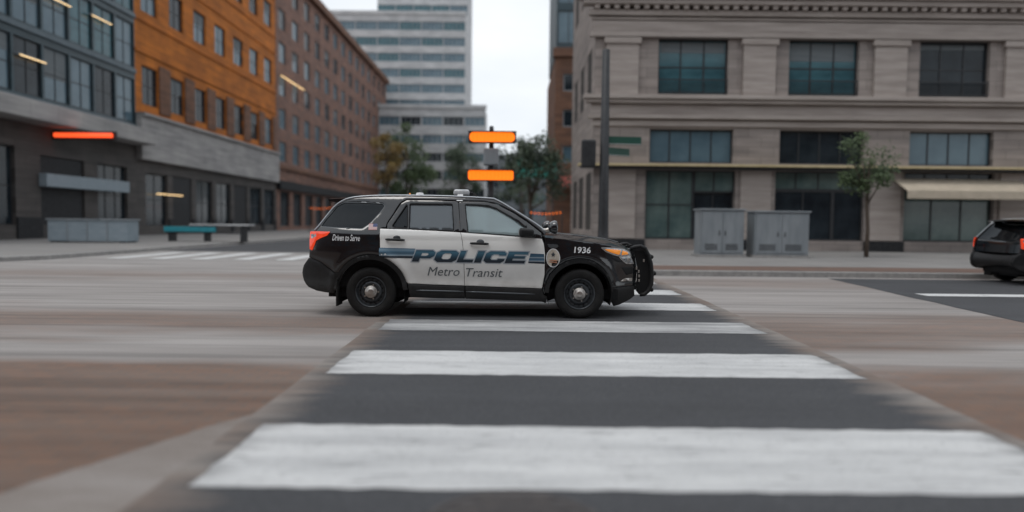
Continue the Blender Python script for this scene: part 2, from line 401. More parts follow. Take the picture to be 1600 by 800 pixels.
def build_suv(police, label, cat):
    car = thing('police_suv' if police else 'parked_suv', label, cat)
    pb = paint_black
    for side in (-1, 1):
        bside = panel('body_side', body_side, pb, car, side, [q_window], th=.05, step=.036)
        panel('quarter_window', shrink(q_window, -.006), glass_dark, bside, side, off=-.012, th=.004)
        qt = rounded(q_window, .01); panel('window_trim', shrink(qt, -.011), trim, bside, side, [shrink(qt, .003)], off=.002, th=.01, step=0, bstep=.05)
        rd = panel('rear_door', shrink(rear_door, .003), paint_white if police else pb, car, side, step=.036)
        panel('window_frame', shrink(rear_frame, .002), plastic if False else pb, rd, side, [tri_hole, rg_hole], off=-.004)
        panel('window_glass', shrink(tri_hole, -.008), glass_dark, rd, side, off=-.02, th=.004)
        panel('window_glass', shrink(rg_hole, -.008), glass_rear, rd, side, off=-.02, th=.004)
        for h in (tri_hole, rg_hole): panel('window_seal', shrink(h, -.009), dark, rd, side, [shrink(h, .002)], off=.001, th=.012, step=0, bstep=.06)
        fd = panel('front_door', shrink(front_door, .003), paint_white if police else pb, car, side, step=.036)
        panel('window_frame', shrink(front_frame, .002), pb, fd, side, [fg_hole], off=-.004)
        panel('window_glass', shrink(fg_hole, -.008), glass_front if police else glass_dark, fd, side, off=-.02, th=.004)
        panel('window_seal', shrink(fg_hole, -.009), dark, fd, side, [shrink(fg_hole, .002)], off=.001, th=.012, step=0, bstep=.06)
        for d_, s_ in ((rd, sill_r), (fd, sill_f)):
            lt = panel('lower_trim', shrink(s_, .002), plastic, d_, side, off=.008, th=.05)
        # lighter rib draws the highlight line along the lower trim
        for d_, (p0, p1) in ((rd, ((650, 453.6), (725, 455.6))), (fd, ((728, 455.7), (836, 459.6)))):
            a = cp(*p0); b_ = cp(*p1); pts = [(a[0] + (b_[0] - a[0]) * t / 8, side * (W(a[0] + (b_[0] - a[0]) * t / 8, a[1] + (b_[1] - a[1]) * t / 8) + .008), a[1] + (b_[1] - a[1]) * t / 8) for t in range(9)]
            tube('highlight_rib', pts, [.004] + [.011] * 7 + [.004], trim, d_, 8)
        f = panel('fender', fender, pb, car, side, step=.032, bstep=.03)
        panel('bumper_skirt', lower_front, plastic, car, side, th=.08)
        rb = panel('rear_bumper_side', rear_bumper, plastic, car, side, off=.012, th=.08)
        panel('arch_flare', ring(RW, RB - .052, RB + .01, 4, 178), plastic, car, side, off=.028, th=.1, step=0, roll=.012)
        panel('arch_flare', ring(FW_, FB - .050, FB + .008, 2, 178), plastic, car, side, off=.028, th=.1, step=0, roll=.012)
        for c_, R in ((RW, RB - .03), (FW_, FB - .03)):
            V, F = [], []; A = arc(c_, WZ, R, -20, 200, 24)
            for (x, z) in A: V += [(x, side * .96, z), (x, side * .5, z)]
            for i in range(24): F.append((2 * i, 2 * i + 1, 2 * i + 3, 2 * i + 2))
            k = len(V); V.append((c_, side * .52, WZ)); 
            for i in range(24): F.append((2 * i + 1, k, 2 * i + 3))
            mesh_obj('wheel_well', V, F, dark, car)
        for hd, dk in (((603, 632, 374.2, 615, 625), rd), ((735, 763, 380.2, 745, 756), fd)):
            x0, z0 = cp(hd[0], hd[2]); x1, z1 = cp(hd[1], hd[2] + .8); y = W(x0, z0)
            hh = tube('door_handle', [(x0, side * (y + .012), z0 + .002), (x0 + .03, side * (y + .034), z0), ((x0 + x1) / 2, side * (y + .042), z0), (x1 - .03, side * (y + .034), z1), (x1, side * (y + .012), z1)], [.012, .017, .018, .017, .012], plastic, dk, 8)
            xc, zc = cp((hd[3] + hd[4]) / 2, hd[2] - 2)
            panel('handle_cup', [(xc + .052 * math.cos(t * PI / 9), zc + .038 * math.sin(t * PI / 9)) for t in range(18)], trim if police else pb, dk, side, off=.005, th=.006, step=.03)
        # wheels
        for wx in (RW, FW_):
            yo = side * .955
            ty = lathe('wheel', [(a * side, r) for a, r in ((-.115, .21), (-.118, .27), (-.112, .318), (-.09, .339), (-.04, .345), (.0, .3455), (.04, .345), (.088, .339), (.108, .322), (.117, .285), (.112, .25), (.100, .222), (.092, .215))], rubber, car, 56)
            ty.location = (wx, side * .85, .345)
            # raised ring on the sidewall
            rm = lathe('rim', [(a * side, r) for a, r in ((.092, .216), (.099, .212), (.098, .204), (.078, .196), (.055, .188), (.04, .172), (.052, .15), (.074, .135), (.080, .115), (.066, .095), (.05, .07), (.05, .0))], steel, ty, 48)
            lathe('hubcap', [(a * side, r) for a, r in ((.05, .088), (.096, .086), (.104, .078), (.106, .05), (.112, .046), (.116, .03), (.118, .0))], chrome, ty, 32)
            for k in range(16):
                vb = bmesh.new()
                th = 2 * PI * k / 16 + (.3 if wx < 0 else 0)
                mt = Matrix.Translation((math.cos(th) * .158, side * .058, math.sin(th) * .158)) @ Matrix.Rotation(-th, 4, 'Y') @ Matrix.Diagonal((.009, .012, .017, 1))
                bmesh.ops.create_icosphere(vb, subdivisions=1, radius=1, matrix=mt)
                bm_obj('vent_hole', vb, dark, ty)
            for k in range(5):
                nb = bmesh.new(); th = 2 * PI * k / 5
                mt = Matrix.Translation((math.cos(th) * .10, side * .078, math.sin(th) * .10)) @ Matrix.Rotation(PI / 2, 4, 'X')
                bmesh.ops.create_cone(nb, cap_ends=True, segments=6, radius1=.011, radius2=.011, depth=.025, matrix=mt)
                bm_obj('lug_nut', nb, chrome, ty)
        # lamps
        hl = panel('headlight', rounded(headl, .01), clearlens, car, side, off=.006, th=.02, step=.03)
        panel('headlight_bezel', shrink(rounded(headl, .01), -.007), chrome, hl, side, [shrink(rounded(headl, .01), .001)], off=.007, th=.01, step=0)
        panel('amber_reflector', rounded(P((944.5, 389.2), (958, 389.3), (970.5, 391), (968, 398.3), (958, 396), (949, 392.6)), .008), amber, hl, side, off=.009, th=.01, step=.03)
        panel('amber_reflector', rounded(P((972.5, 391.2), (980.5, 393.5), (982, 397.6), (971, 399)), .006), amber, hl, side, off=.009, th=.01, step=.03)
        h2 = panel('projector_lamp', rounded(headl2, .01), clearlens, car, side, off=.004, th=.02, step=.03)
        panel('lamp_bezel', shrink(rounded(headl2, .01), -.006), chrome, h2, side, [shrink(rounded(headl2, .01), .001)], off=.006, th=.01, step=0)
        x, z = cp(981, 405)
        lathe('lamp_bowl', [(0, .034), (.012 * side, .03), (.004 * side, .012), (.02 * side, 0)], chrome, h2, 16).location = (x, side * (W(x, z) + .003), z)
        panel('chrome_accent', rounded(P((969, 439.5), (976, 435), (988, 434), (987.5, 439.5)), .01), chrome if police else pb, car, side, off=.006, th=.01, step=0)
        panel('fog_recess', rounded(P((970, 417), (989, 416), (990, 427), (978, 430)), .015), plastic, car, side, off=.003, th=.01, step=.04)
        panel('lamp_shadow_panel', rounded(P((954, 400), (967, 403), (972, 409.5), (962, 409)), .01), plastic, car, side, off=.002, th=.01, step=.04)
        tl = panel('tail_light', rounded(tail1, .008), redlens, car, side, off=.012, th=.03, step=.03)
        panel('reverse_lamp', rounded(P((486, 366), (494, 365), (495, 369.5), (487, 373)), .006), clearlens, tl, side, off=.016, th=.01, step=0)
        # mirror
        mb = bmesh.new()
        (mx0, mz1), (mx1, mz0) = cpd(811, 355.5, -.02), cpd(834, 371, -.02)
        add_box(mb, mx0, mx1, -.12, .12, mz0, mz1, .045, 4)
        for v in mb.verts:
            if v.co.x > (mx0 + mx1) / 2: v.co.z = v.co.z * .8 + .2 * (mz0 + .06); v.co.y *= .8
        mo = bm_obj('wing_mirror', mb, plastic, car, True); mo.location = (0, side * 1.06, 0)
        bm = bmesh.new(); add_box(bm, mx0 - .003, mx0 + .004, -.09, .09, mz0 + .03, mz1 - .03, .003); bm_obj('mirror_glass', bm, chrome, mo)
        bm = bmesh.new(); add_box(bm, mx1 - .16, mx1 + .03, -.17, -.05, mz0 + .0, mz0 + .05, .015); q = bm_obj('mirror_arm', bm, plastic, mo, True); q.scale.y = side
        # mud flap
        x0, z1 = cp(526, 440); x1, z0 = cp(534, 477)
        bm = bmesh.new(); add_box(bm, x0, x0 + .025, -.14, .14, z0, z1 + .05, .008); o = bm_obj('mud_flap', bm, rubber, car); o.location = (0, side * .83, 0)
        o.rotation_euler = (0, 0, 0)
        if police:
            # striping and lettering
            zr = lambda px, py: cp(px, py)
            def strip(dr, quad, m, nm='stripe'):
                V2, F2 = tri2d(quad, (), .06, .04); decal(nm, V2, F2, m, dr, side, .0035)
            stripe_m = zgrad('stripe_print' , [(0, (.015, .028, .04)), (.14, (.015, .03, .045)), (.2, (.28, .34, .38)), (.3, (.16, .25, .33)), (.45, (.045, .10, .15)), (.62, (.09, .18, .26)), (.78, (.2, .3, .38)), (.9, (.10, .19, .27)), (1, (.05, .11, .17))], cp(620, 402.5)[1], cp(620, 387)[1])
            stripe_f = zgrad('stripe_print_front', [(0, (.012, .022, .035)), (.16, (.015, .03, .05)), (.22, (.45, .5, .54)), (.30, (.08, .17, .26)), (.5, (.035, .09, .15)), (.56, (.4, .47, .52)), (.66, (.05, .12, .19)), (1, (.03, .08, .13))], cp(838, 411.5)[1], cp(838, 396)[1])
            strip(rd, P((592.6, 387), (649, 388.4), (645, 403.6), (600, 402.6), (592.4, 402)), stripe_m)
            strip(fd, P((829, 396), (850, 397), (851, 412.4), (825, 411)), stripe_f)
            z_top = cp(735, 391)[1]; z_bot = cp(735, 411)[1]
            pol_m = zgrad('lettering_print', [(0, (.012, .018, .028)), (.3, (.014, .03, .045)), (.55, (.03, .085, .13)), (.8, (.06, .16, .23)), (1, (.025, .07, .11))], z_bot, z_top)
            spans = [('P', 648, 680), ('O', 681.5, 716.5), ('L', 718, 743), ('I', 745, 756), ('C', 758.5, 791), ('E', 793, 824)]
            for ch, a, b in spans:
                o_, hs = G[ch]
                def mp_(pts, grow=0.):
                    r = []
                    for (u, v) in pts:
                        py = 410.2 - v * 18.2 + (a + u * (b - a) - 735) * .0175
                        r.append(cp(a + u * (b - a) - 1.2 + (v - .5) * 7.5, py))
                    return r
                oo = mp_(o_); hh_ = [mp_(h) for h in hs]
                dr = rd if ch in 'PO' else fd
                bstep = .05
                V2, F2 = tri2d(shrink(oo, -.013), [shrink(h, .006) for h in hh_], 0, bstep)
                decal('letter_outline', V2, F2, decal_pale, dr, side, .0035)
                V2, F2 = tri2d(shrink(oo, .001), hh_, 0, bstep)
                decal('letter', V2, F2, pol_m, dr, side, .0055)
            (x0, z0), (x1, z1) = cp(668, 430.6), cp(718, 417.5)
            text_decal('Metro', x0, x1, z0, z1, decal_grey, rd, side, .25, .0, slope=-.002)
            (x0, z0), (x1, z1) = cp(728, 432.2), cp(785.5, 419.5)
            text_decal('Transit', x0, x1, z0, z1, decal_grey, fd, side, .25, .0, slope=-.002)
            (x0, z0), (x1, z1) = cp(519, 375.8), cp(562.5, 366.5)
            text_decal('Driven to Serve', x0, x1, z0, z1, decal_white, bside, side, .3, .012, slope=-.01)
            (x0, z0), (x1, z1) = cp(897, 395.3), cp(923, 385.5)
            text_decal('1936', x0, x1, z0, z1, decal_white, f, side, .1, .02, slope=-.02)
            # flag: red and white bars with a blue corner
            (x0, z0), (x1, z1) = cp(575.5, 359), cp(590, 349.5); sh = .006
            fl_ = decal('flag_sticker', [(x0, z0), (x1, z0), (x1, z1), (x0, z1)], [(0, 1, 2, 3)], decal_white, bside, side, .003)
            for k in range(0, 7, 1):
                h = (z1 - z0) / 13; za = z0 + 2 * k * h; decal('flag_bar', [(x0, za), (x1, za), (x1, za + h), (x0, za + h)], [(0, 1, 2, 3)], decal_red, bside, side, .0042)
            xm = x1 if side < 0 else x0; xn = (x0 + x1) / 2
            decal('flag_canton', [(min(xm, xn), (z0 + z1) / 2), (max(xm, xn), (z0 + z1) / 2), (max(xm, xn), z1), (min(xm, xn), z1)], [(0, 1, 2, 3)], decal_blue, bside, side, .0052)
            # oval badge
            xc, zc = cp(864.3, 403)
            def oval(rx, rz, n=28): return [(xc + rx * math.cos(2 * PI * k / n), zc + rz * math.sin(2 * PI * k / n)) for k in range(n)]
            decal('badge', oval(.094, .128), [tuple(range(28))], decal_tan, f, side, .004)
            rg = oval(.094, .128) + oval(.084, .117); decal('badge_rim', rg, [(k, (k + 1) % 28, 28 + (k + 1) % 28, 28 + k) for k in range(28)], decal_dark if False else decal_white, f, side, .006)
            star = [(xc + (.022 if k % 2 else .04) * math.cos(PI / 2 + k * PI / 5) * .8, zc + .045 + (.018 if k % 2 else .038) * math.sin(PI / 2 + k * PI / 5)) for k in range(10)]
            V2, F2 = tri2d(star, (), 0, .1); decal('badge_emblem', V2, F2, decal_dark, f, side, .0065)
            for dz, hw in ((-.03, .05), (-.055, .055)):
                decal('badge_band', [(xc - hw, zc + dz - .006), (xc + hw, zc + dz - .014), (xc + hw, zc + dz + .002), (xc - hw, zc + dz + .008)], [(0, 1, 2, 3)], decal_rust, f, side, .0065)
            panel('fender_badge', rounded(P((855, 381), (871, 382), (873, 385), (870, 387.5), (858, 386.8)), .01), trim, f, side, off=.008, th=.008, step=0)
            # fuel / misc pale reflector on quarter
            # spotlight on the A pillar base
            x, z = cpd(865, 356.5, .02); yy = side * .93
            sp = lathe('spotlight', [(-.075, .0), (-.072, .03), (-.055, .058), (-.03, .078), (.0, .090), (.03, .094), (.045, .092), (.05, .082)], paint_black, car, 24, 'X'); sp.location = (x, yy, z + .01)
            lathe('spotlight_lens', [(.045, .084), (.058, .05), (.062, .0)], clearlens, sp, 24, 'X')
            x2, z2 = cp(846, 358)
            tube('spotlight_arm', [(x2 - x, side * (W(x2, z2) - .02) - yy, z2 - z - .015), (x2 + .07 - x, side * .0, z2 - z - .03), (-.02, 0, -.012)], [.020, .034, .038], chrome, sp, 10)
    # ---- sheets across
    rf = loft('roof', roof_line, pb, car, lambda t: .045 + .03 * math.sin(PI * t))
    loft('windscreen', wind_line, glass_wind, car, lambda t: .17 - .10 * t - .03 * t * t, inner=.0)
    for side in (-1, 1):
        pts = [(x, side * (W(x, z) + .001), z + .004) for x, z in (wind_line + roof_line[1:] + back_line[1:int(len(back_line) * .62)])]
        tube('roof_moulding', pts, .013, rail_m, car, 8)
    ng = int(len(back_line) * .66)
    loft('rear_window', back_line[:ng], glass_dark, car, lambda t: .075 + .05 * t)
    loft('tailgate', back_line[ng - 1:], pb, car, .125)
    hd = loft('hood', hood_line, pb, car, lambda t: .075 + .02 * math.sin(PI * t) - .03 * t)
    for s in (-.45, .45):
        pts = []
        for x, z in hood_line[2:-4:3]:
            w_ = W(x, z); t = abs(s); pts.append((x, s * w_, z + .088 * (1 - t ** 2.4) - .012))
        tube('hood_crease', pts, .016, pb, hd, 8)
    ns = loft('front_fascia', nose_line, pb, car, .10)
    fb = boxes('grille', [(2.16, 2.215, -.48, .48, .70 + k * .075, .735 + k * .075) for k in range(4)], trim, car, .008)
    boxes('lower_grille', [(2.19, 2.235, -.55, .55, .40 + k * .06, .425 + k * .06) for k in range(4)], plastic, car, .006)
    # cowl and wiper
    cx0, cz0 = cp(848, 372)
    box('cowl', cx0 - .25, cx0 + .10, -.80, .80, cz0 - .25, cz0 + .035, plastic, car, .02)
    a = cpd(858, 366, .5); b_ = cpd(880, 370, .5); c_ = cpd(896, 365.5, .5)
    tube('wiper', [(a[0], -.45, a[1]), (b_[0] - .05, -.4, b_[1] + .01), (c_[0] - .04, -.2, c_[1])], [.014, .012, .006], plastic, car, 6)
    # rear bumper bar and spoiler
    pr = P((483, 402.8), (475, 414), (472.5, 426), (475, 438), (482, 448), (495, 454))
    loft('rear_bumper', smooth_open(pr, 3), plastic, car, .10)
    sx, sz = cpd(537, 309.5, .3); ex, ez = cpd(513, 312.5, .35)
    bm = bmesh.new(); n = 12
    V, F = [], []
    for k in range(n + 1):
        s = -1 + 2 * k / n; y = s * .64; b0 = .05 * (1 - s * s)
        V += [(sx + .03, y, sz + .005 + b0 * .6), (ex - b0, y, ez + b0 * .5 + .012), (ex - b0 + .01, y, ez - .02 + b0 * .4), (sx + .02, y, sz - .07)]
    for k in range(n):
        for j in range(4): F.append((4 * k + j, 4 * k + (j + 1) % 4, 4 * k + 4 + (j + 1) % 4, 4 * k + 4 + j))
    F += [(0, 1, 2, 3), tuple(4 * n + j for j in (3, 2, 1, 0))]
    mesh_obj('spoiler', V, F, pb, car)
    boxes('underbody', [(-2.05, 1.98, -.80, .80, .26, .40), (-2.0, -1.0, -.3, .3, .2, .27), (.2, 1.6, -.35, .35, .21, .27)], dark, car)
    for wx in (RW, FW_): tube('axle', [(wx, -.8, .33), (wx, .8, .33)], .045, steel, car, 10)
    boxes('cabin_floor', [(-2.0, .95, -.86, .86, .40, .86)], dark, car)
    for (x, m_) in ((-.12, .4), (-.12, -.4), (-1.02, .4), (-1.02, -.4)):
        bm = bmesh.new(); add_box(bm, -.08, .07, -.24, .24, .82, 1.38, .05, 3)
        for v in bm.verts: v.co.x -= (v.co.z - .82) * .22
        s_ = bm_obj('seat', bm, seatm, car, True); s_.location = (x - .1, m_, 0)
        bm = bmesh.new(); add_box(bm, -.06, .05, -.12, .12, 1.40, 1.56, .04, 3); h_ = bm_obj('headrest', bm, seatm, s_, True); h_.location = (-.13, 0, 0)
        bm = bmesh.new(); add_box(bm, -.02, .48, -.24, .24, .78, .92, .04, 3); bm_obj('seat_cushion', bm, seatm, s_, True)
    box('dashboard', .62, .98, -.78, .78, .78, 1.1, seatm, car, .05)
    st = lathe('steering_wheel', [(-.015, .175), (0, .19), (.015, .175), (0, .16), (-.015, .175)], plastic, car, 28, 'X', (.55, .4, 1.08)); st.rotation_euler = (0, .35, 0)
    if police:
        # partition behind the front seats
        (x0, z0) = cpd(708, 306.8, .35); (x1, z1) = cpd(733, 295.8, .35)
        bm = bmesh.new(); add_box(bm, x0, x1, -.62, .62, z0 + .012, z1, .03, 4); lb = bm_obj('light_bar', bm, barlens, car, True)
        boxes('lens_divider', [(x0 - .002, x1 + .002, -.625 + k * .15 - .004, -.625 + k * .15 + .004, z0 + .02, z1 + .001) for k in range(1, 9)], plastic, lb)
        box('light_bar_base', x0 + .01, x1 - .01, -.60, .60, z0 - .004, z0 + .022, plastic, lb, .006)
        box('light_bar_spine', x1 - .01, x1 + .05, -.50, .55, z0 + .0, z1 - .03, plastic, lb, .01)
        for s in (-1, 1):
            a = cp(714.5, 305); b_ = cp(722.5, 314)
            V = [(a[0], s * .60, a[1] + .03), (b_[0], s * .60, a[1] + .03), (b_[0] + .004, s * (W(*b_) + .012), b_[1]), (a[0] - .004, s * (W(*b_) + .012), b_[1])]
            V += [(x, y - s * .014, z) for x, y, z in V]
            mesh_obj('light_bar_bracket', V, [(0, 1, 2, 3), (7, 6, 5, 4), (0, 4, 5, 1), (1, 5, 6, 2), (2, 6, 7, 3), (3, 7, 4, 0)], decal_white, lb)
        x, z = cpd(636, 306, .9); an = lathe('antenna', [(0, .035), (.02, .03), (.035, .012), (.06, .01), (.09, .008), (.092, 0)], plastic, car, 14, 'Z', (x, 0, z + .005))
        lathe('antenna_glint', [(.0, .013), (.018, .012), (.02, 0)], amber, an, 10, 'Z', (.03, -.02, .02))  # amber dot shapes the orange glint on the antenna
        x, z = cpd(656, 305, .7); lathe('roof_puck', [(-.02, .06), (.015, .05), (.02, 0)], decal_white, car, 18, 'Z', (x, -.3, z + .02))
        # push bumper: solid uprights, wraparound wings, cross bars
        prof = [(984, 389), (992, 385.5), (1000, 384.5), (1007, 388), (1012, 398), (1016, 411), (1017.5, 426), (1017, 443), (1012, 454), (1006, 459.5), (999, 460), (994, 454), (1000, 446), (1003, 430), (1001, 410), (996, 398), (988, 396)]
        for s in (-1, 1):
            for yy, nm in ((.36, 'push_bumper_upright'),):
                pp = [cpd(a, b, .64) for a, b in prof]
                V = [(x, s * yy, z) for x, z in pp] + [(x, s * (yy - .05), z) for x, z in pp]; n = len(pp)
                mesh_obj(nm, V, [tuple(range(n)), tuple(range(2 * n - 1, n - 1, -1))] + [(k, k + n, (k + 1) % n + n, (k + 1) % n) for k in range(n)], plastic, car)
            pts = [cpd(a, b, .45) for a, b in prof[:11]]
            pts3 = [(x, s * (.58 + .03 * math.sin(PI * i / 10)), z) for i, (x, z) in enumerate(pts)]
            tube('push_bumper_wing', smooth_open([tuple(p) for p in []], 1) if False else pts3, .028, plastic, car, 10)
            q = [cpd(a, b, .47) for a, b in [(990, 392), (1004, 391), (1010, 400), (1014, 414), (1015, 430), (1013, 446), (1005, 457), (996, 455), (994, 440), (995, 418), (992, 402)]]
            V = [(x, s * .575, z) for x, z in q] + [(x, s * .563, z) for x, z in q]; n = len(q)
            mesh_obj('push_bumper_mesh_plate', V, [tuple(range(n)), tuple(range(2 * n - 1, n - 1, -1))] + [(k, k + n, (k + 1) % n + n, (k + 1) % n) for k in range(n)], dark, car)
            # lamp studs seen through the guard
            for (a, b) in ((994, 419), (997.5, 424), (998, 431), (998, 438), (1005.5, 407)):
                x, z = cpd(a, b, .44); bm = bmesh.new(); add_box(bm, -.012, .012, -.006, .006, -.02, .02, .004); o = bm_obj('marker_stud', bm, chrome, car); o.location = (x, s * .585, z)
        for (a, b) in ((1012, 400), (1016, 425), (1012, 450)):
            x, z = cpd(a, b, .7); tube('push_bumper_crossbar', [(x, -.58, z), (x + .03, -.3, z), (x + .03, .3, z), (x, .58, z)], .03, plastic, car, 10)
    return car
police = build_suv(True, 'black and white police patrol car with POLICE lettering crossing the striped road', 'police car')
police.location = (CX, Z0 + 1.0, 0)

# ------------------------------------------------------------------ ground materials
def ground_mat(name, build, rough=.85):
    m = bpy.data.materials.new(name); m.use_nodes = True; n = m.node_tree; b = n.nodes['Principled BSDF']; b.inputs['Roughness'].default_value = rough
    g = n.nodes.new('ShaderNodeNewGeometry')
    def noise(sc, st=(1, 1, 1), det=6, ro=.6):
        mp_ = n.nodes.new('ShaderNodeMapping'); mp_.inputs['Scale'].default_value = st; q = n.nodes.new('ShaderNodeTexNoise'); q.inputs['Scale'].default_value = sc; q.inputs['Detail'].default_value = det; q.inputs['Roughness'].default_value = ro
        n.links.new(g.outputs['Position'], mp_.inputs[0]); n.links.new(mp_.outputs[0], q.inputs['Vector']); return q.outputs['Fac']
    def math_(op, a, b_=None, clamp=False):
        q = n.nodes.new('ShaderNodeMath'); q.operation = op; q.use_clamp = clamp
        for i, v in enumerate((a, b_)):
            if v is None: continue
            if isinstance(v, (int, float)): q.inputs[i].default_value = v
            else: n.links.new(v, q.inputs[i])
        return q.outputs[0]
    def ramp(f, stops):
        r = n.nodes.new('ShaderNodeValToRGB'); e = r.color_ramp.elements
        while len(e) < len(stops): e.new(.5)
        for i, (p, c) in enumerate(stops):
            e[i].position = p; e[i].color = (*c, 1) if isinstance(c, tuple) else (c, c, c, 1)
        n.links.new(f, r.inputs[0]); return r.outputs[0]
    def mix(f, a, b_, mode='MIX'):
        q = n.nodes.new('ShaderNodeMix'); q.data_type = 'RGBA'; q.blend_type = mode
        for i, v in ((0, f), (6, a), (7, b_)):
            if isinstance(v, (int, float)): q.inputs[i].default_value = v
            elif isinstance(v, tuple): q.inputs[i].default_value = (*v, 1)
            else: n.links.new(v, q.inputs[i])
        return q.outputs[2]
    def sep():
        s = n.nodes.new('ShaderNodeSeparateXYZ'); n.links.new(g.outputs['Position'], s.inputs[0]); return s.outputs
    def bump(h, st, dist=.01):
        q = n.nodes.new('ShaderNodeBump'); q.inputs['Strength'].default_value = st; q.inputs['Distance'].default_value = dist; n.links.new(h, q.inputs['Height']); n.links.new(q.outputs[0], b.inputs['Normal'])
    def brick(sc, w_, h_, mort, c1, c2, cm, off=.5):
        q = n.nodes.new('ShaderNodeTexBrick'); q.inputs['Scale'].default_value = sc; q.inputs['Brick Width'].default_value = w_; q.inputs['Row Height'].default_value = h_; q.inputs['Mortar Size'].default_value = mort; q.offset = off
        q.inputs['Color1'].default_value = (*c1, 1); q.inputs['Color2'].default_value = (*c2, 1); q.inputs['Mortar'].default_value = (*cm, 1); q.inputs['Mortar Smooth'].default_value = .3
        n.links.new(g.outputs['Position'], q.inputs['Vector']); return q
    col = build(noise, math_, ramp, mix, sep, bump, brick)
    n.links.new(col, b.inputs['Base Color'])
    return m
def g_inter(noise, math_, ramp, mix, sep, bump, brick):
    s = sep(); nz1 = noise(.35, (.35, 1.1, 1), 3); yy = math_('ADD', s[1], math_('MULTIPLY', math_('SUBTRACT', nz1, .5), 5.))
    yy = math_('ADD', yy, math_('MULTIPLY', s[0], .03))
    f = math_('DIVIDE', yy, 24., True)
    k = ramp(f, [(0, .95), (.16, 1.), (.235, .9), (.265, .15), (.30, .1), (.33, .75), (.375, .7), (.43, .12), (.60, .15), (.66, .5), (.72, .1), (1, 0.)])
    conc = mix(ramp(noise(.8, (.25, 1.6, 1), 8), [(.3, 0.), (.7, 1.)]), (.24, .228, .22), (.38, .362, .35))
    br = brick(1., .21, .105, .008, (.19, .098, .060), (.145, .080, .054), (.10, .085, .075))
    brn = mix(ramp(noise(1.6, (.3, 1.5, 1), 6), [(.3, .0), (.75, .65)]), br.outputs['Color'], (.15, .12, .10))
    c = mix(k, conc, brn)
    st = ramp(noise(1.4, (.10, 2.6, 1), 8), [(.36, .66), (.5, 1.), (.8, 1.12)])      # tyre polish and rubber streaks along the street
    c = mix(.8, c, st, 'MULTIPLY')
    fine = noise(60, (1, 1, 1), 3); c = mix(.35, c, ramp(fine, [(.3, .72), (.7, 1.2)]), 'MULTIPLY')
    patch = ramp(noise(.55, (.6, 1.2, 1), 9, .7), [(.60, 1.), (.72, .62)]); c = mix(.7, c, patch, 'MULTIPLY')
    bump(math_('ADD', math_('MULTIPLY', br.outputs['Fac'], -.6), fine), .25, .006)
    return c
def edge_f(noise, math_, ramp, sep, a, b_):
    s = sep(); e = math_('SUBTRACT', math_('ABSOLUTE', math_('SUBTRACT', s[0], math_('ADD', .66, math_('MULTIPLY', s[1], .009)))), math_('ADD', 2.39, math_('MULTIPLY', s[1], .012)))
    e = math_('ADD', e, math_('MULTIPLY', math_('SUBTRACT', noise(2.2, (.3, 2.4, 1), 9, .7), .5), 1.1))
    return ramp(math_('ADD', e, 1.0), [(a, 0.), (b_, 1.)])
def g_cross(noise, math_, ramp, mix, sep, bump, brick):
    a = g_asph(noise, math_, ramp, mix, sep, bump, brick)
    return mix(math_('MULTIPLY', edge_f(noise, math_, ramp, sep, .62, 1.05), .9), a, mix(ramp(noise(.9, (.4, 1.2, 1), 5), [(.4, 0.), (.6, 1.)]), (.19, .145, .12), (.25, .225, .205)))
def g_asph(noise, math_, ramp, mix, sep, bump, brick):
    f = noise(90, (1, 1, 1), 3); a = ramp(f, [(.3, (.030, .032, .036)), (.52, (.050, .052, .058)), (.72, (.10, .102, .108))])
    a = mix(.75, a, ramp(noise(1.1, (.12, 2.2, 1), 8), [(.32, .78), (.55, 1.), (.78, 1.25)]), 'MULTIPLY')
    a = mix(.6, a, ramp(noise(.5, (1, 1, 1), 5), [(.35, .8), (.7, 1.2)]), 'MULTIPLY')
    crack = ramp(noise(1.3, (.5, 1.4, 1), 10, .75), [(.497, 1.), (.5, .6), (.503, 1.)]); a = mix(.45, a, crack, 'MULTIPLY')
    bump(f, .5, .008); return a
def g_stripe(noise, math_, ramp, mix, sep, bump, brick):
    hi_ = 1.
    f = noise(75, (1, 1, 1), 3); p = ramp(noise(2.2, (.35, 2.2, 1), 8), [(.3, (.44, .445, .45)), (.6, (.60, .605, .605)), (.8, (.66, .66, .655))])
    wear = ramp(noise(7, (.35, 2.6, 1), 10, .72), [(.57, 0.), (.66, .85)])
    chips = ramp(noise(45, (1, 1, 1), 5, .7), [(.59, 0.), (.66, .8)])
    w_ = math_('MAXIMUM', math_('MAXIMUM', wear, chips), math_('MULTIPLY', edge_f(noise, math_, ramp, sep, .70, 1.05), .85)); c = mix(w_, p, (.16, .16, .165))
    c = mix(.4, c, ramp(noise(1.5, (.15, 4, 1), 6), [(.3, .75), (.6, 1.05)]), 'MULTIPLY'); bump(f, .3, .006); return c
def g_walk(noise, math_, ramp, mix, sep, bump, brick):
    b1 = brick(1., 1.5, 1.5, .012, (.27, .26, .25), (.24, .232, .226), (.09, .088, .085), 0)
    c = mix(.8, b1.outputs['Color'], ramp(noise(1.2, (.3, 1.4, 1), 8), [(.3, .66), (.7, 1.1)]), 'MULTIPLY')
    c = mix(.4, c, ramp(noise(40), [(.3, .8), (.7, 1.15)]), 'MULTIPLY'); bump(b1.outputs['Fac'], -.4, .006); return c
def g_brickband(noise, math_, ramp, mix, sep, bump, brick):
    b1 = brick(1., .22, .11, .008, (.17, .095, .068), (.125, .082, .066), (.09, .08, .072))
    c = mix(.7, b1.outputs['Color'], ramp(noise(1.0, (.2, 1.8, 1), 8), [(.3, .7), (.7, 1.25)]), 'MULTIPLY'); bump(b1.outputs['Fac'], -.4, .005); return c
M_inter = ground_mat('intersection_paving', g_inter); M_asph = ground_mat('asphalt', g_asph); M_str = ground_mat('road_paint', g_stripe, .7)
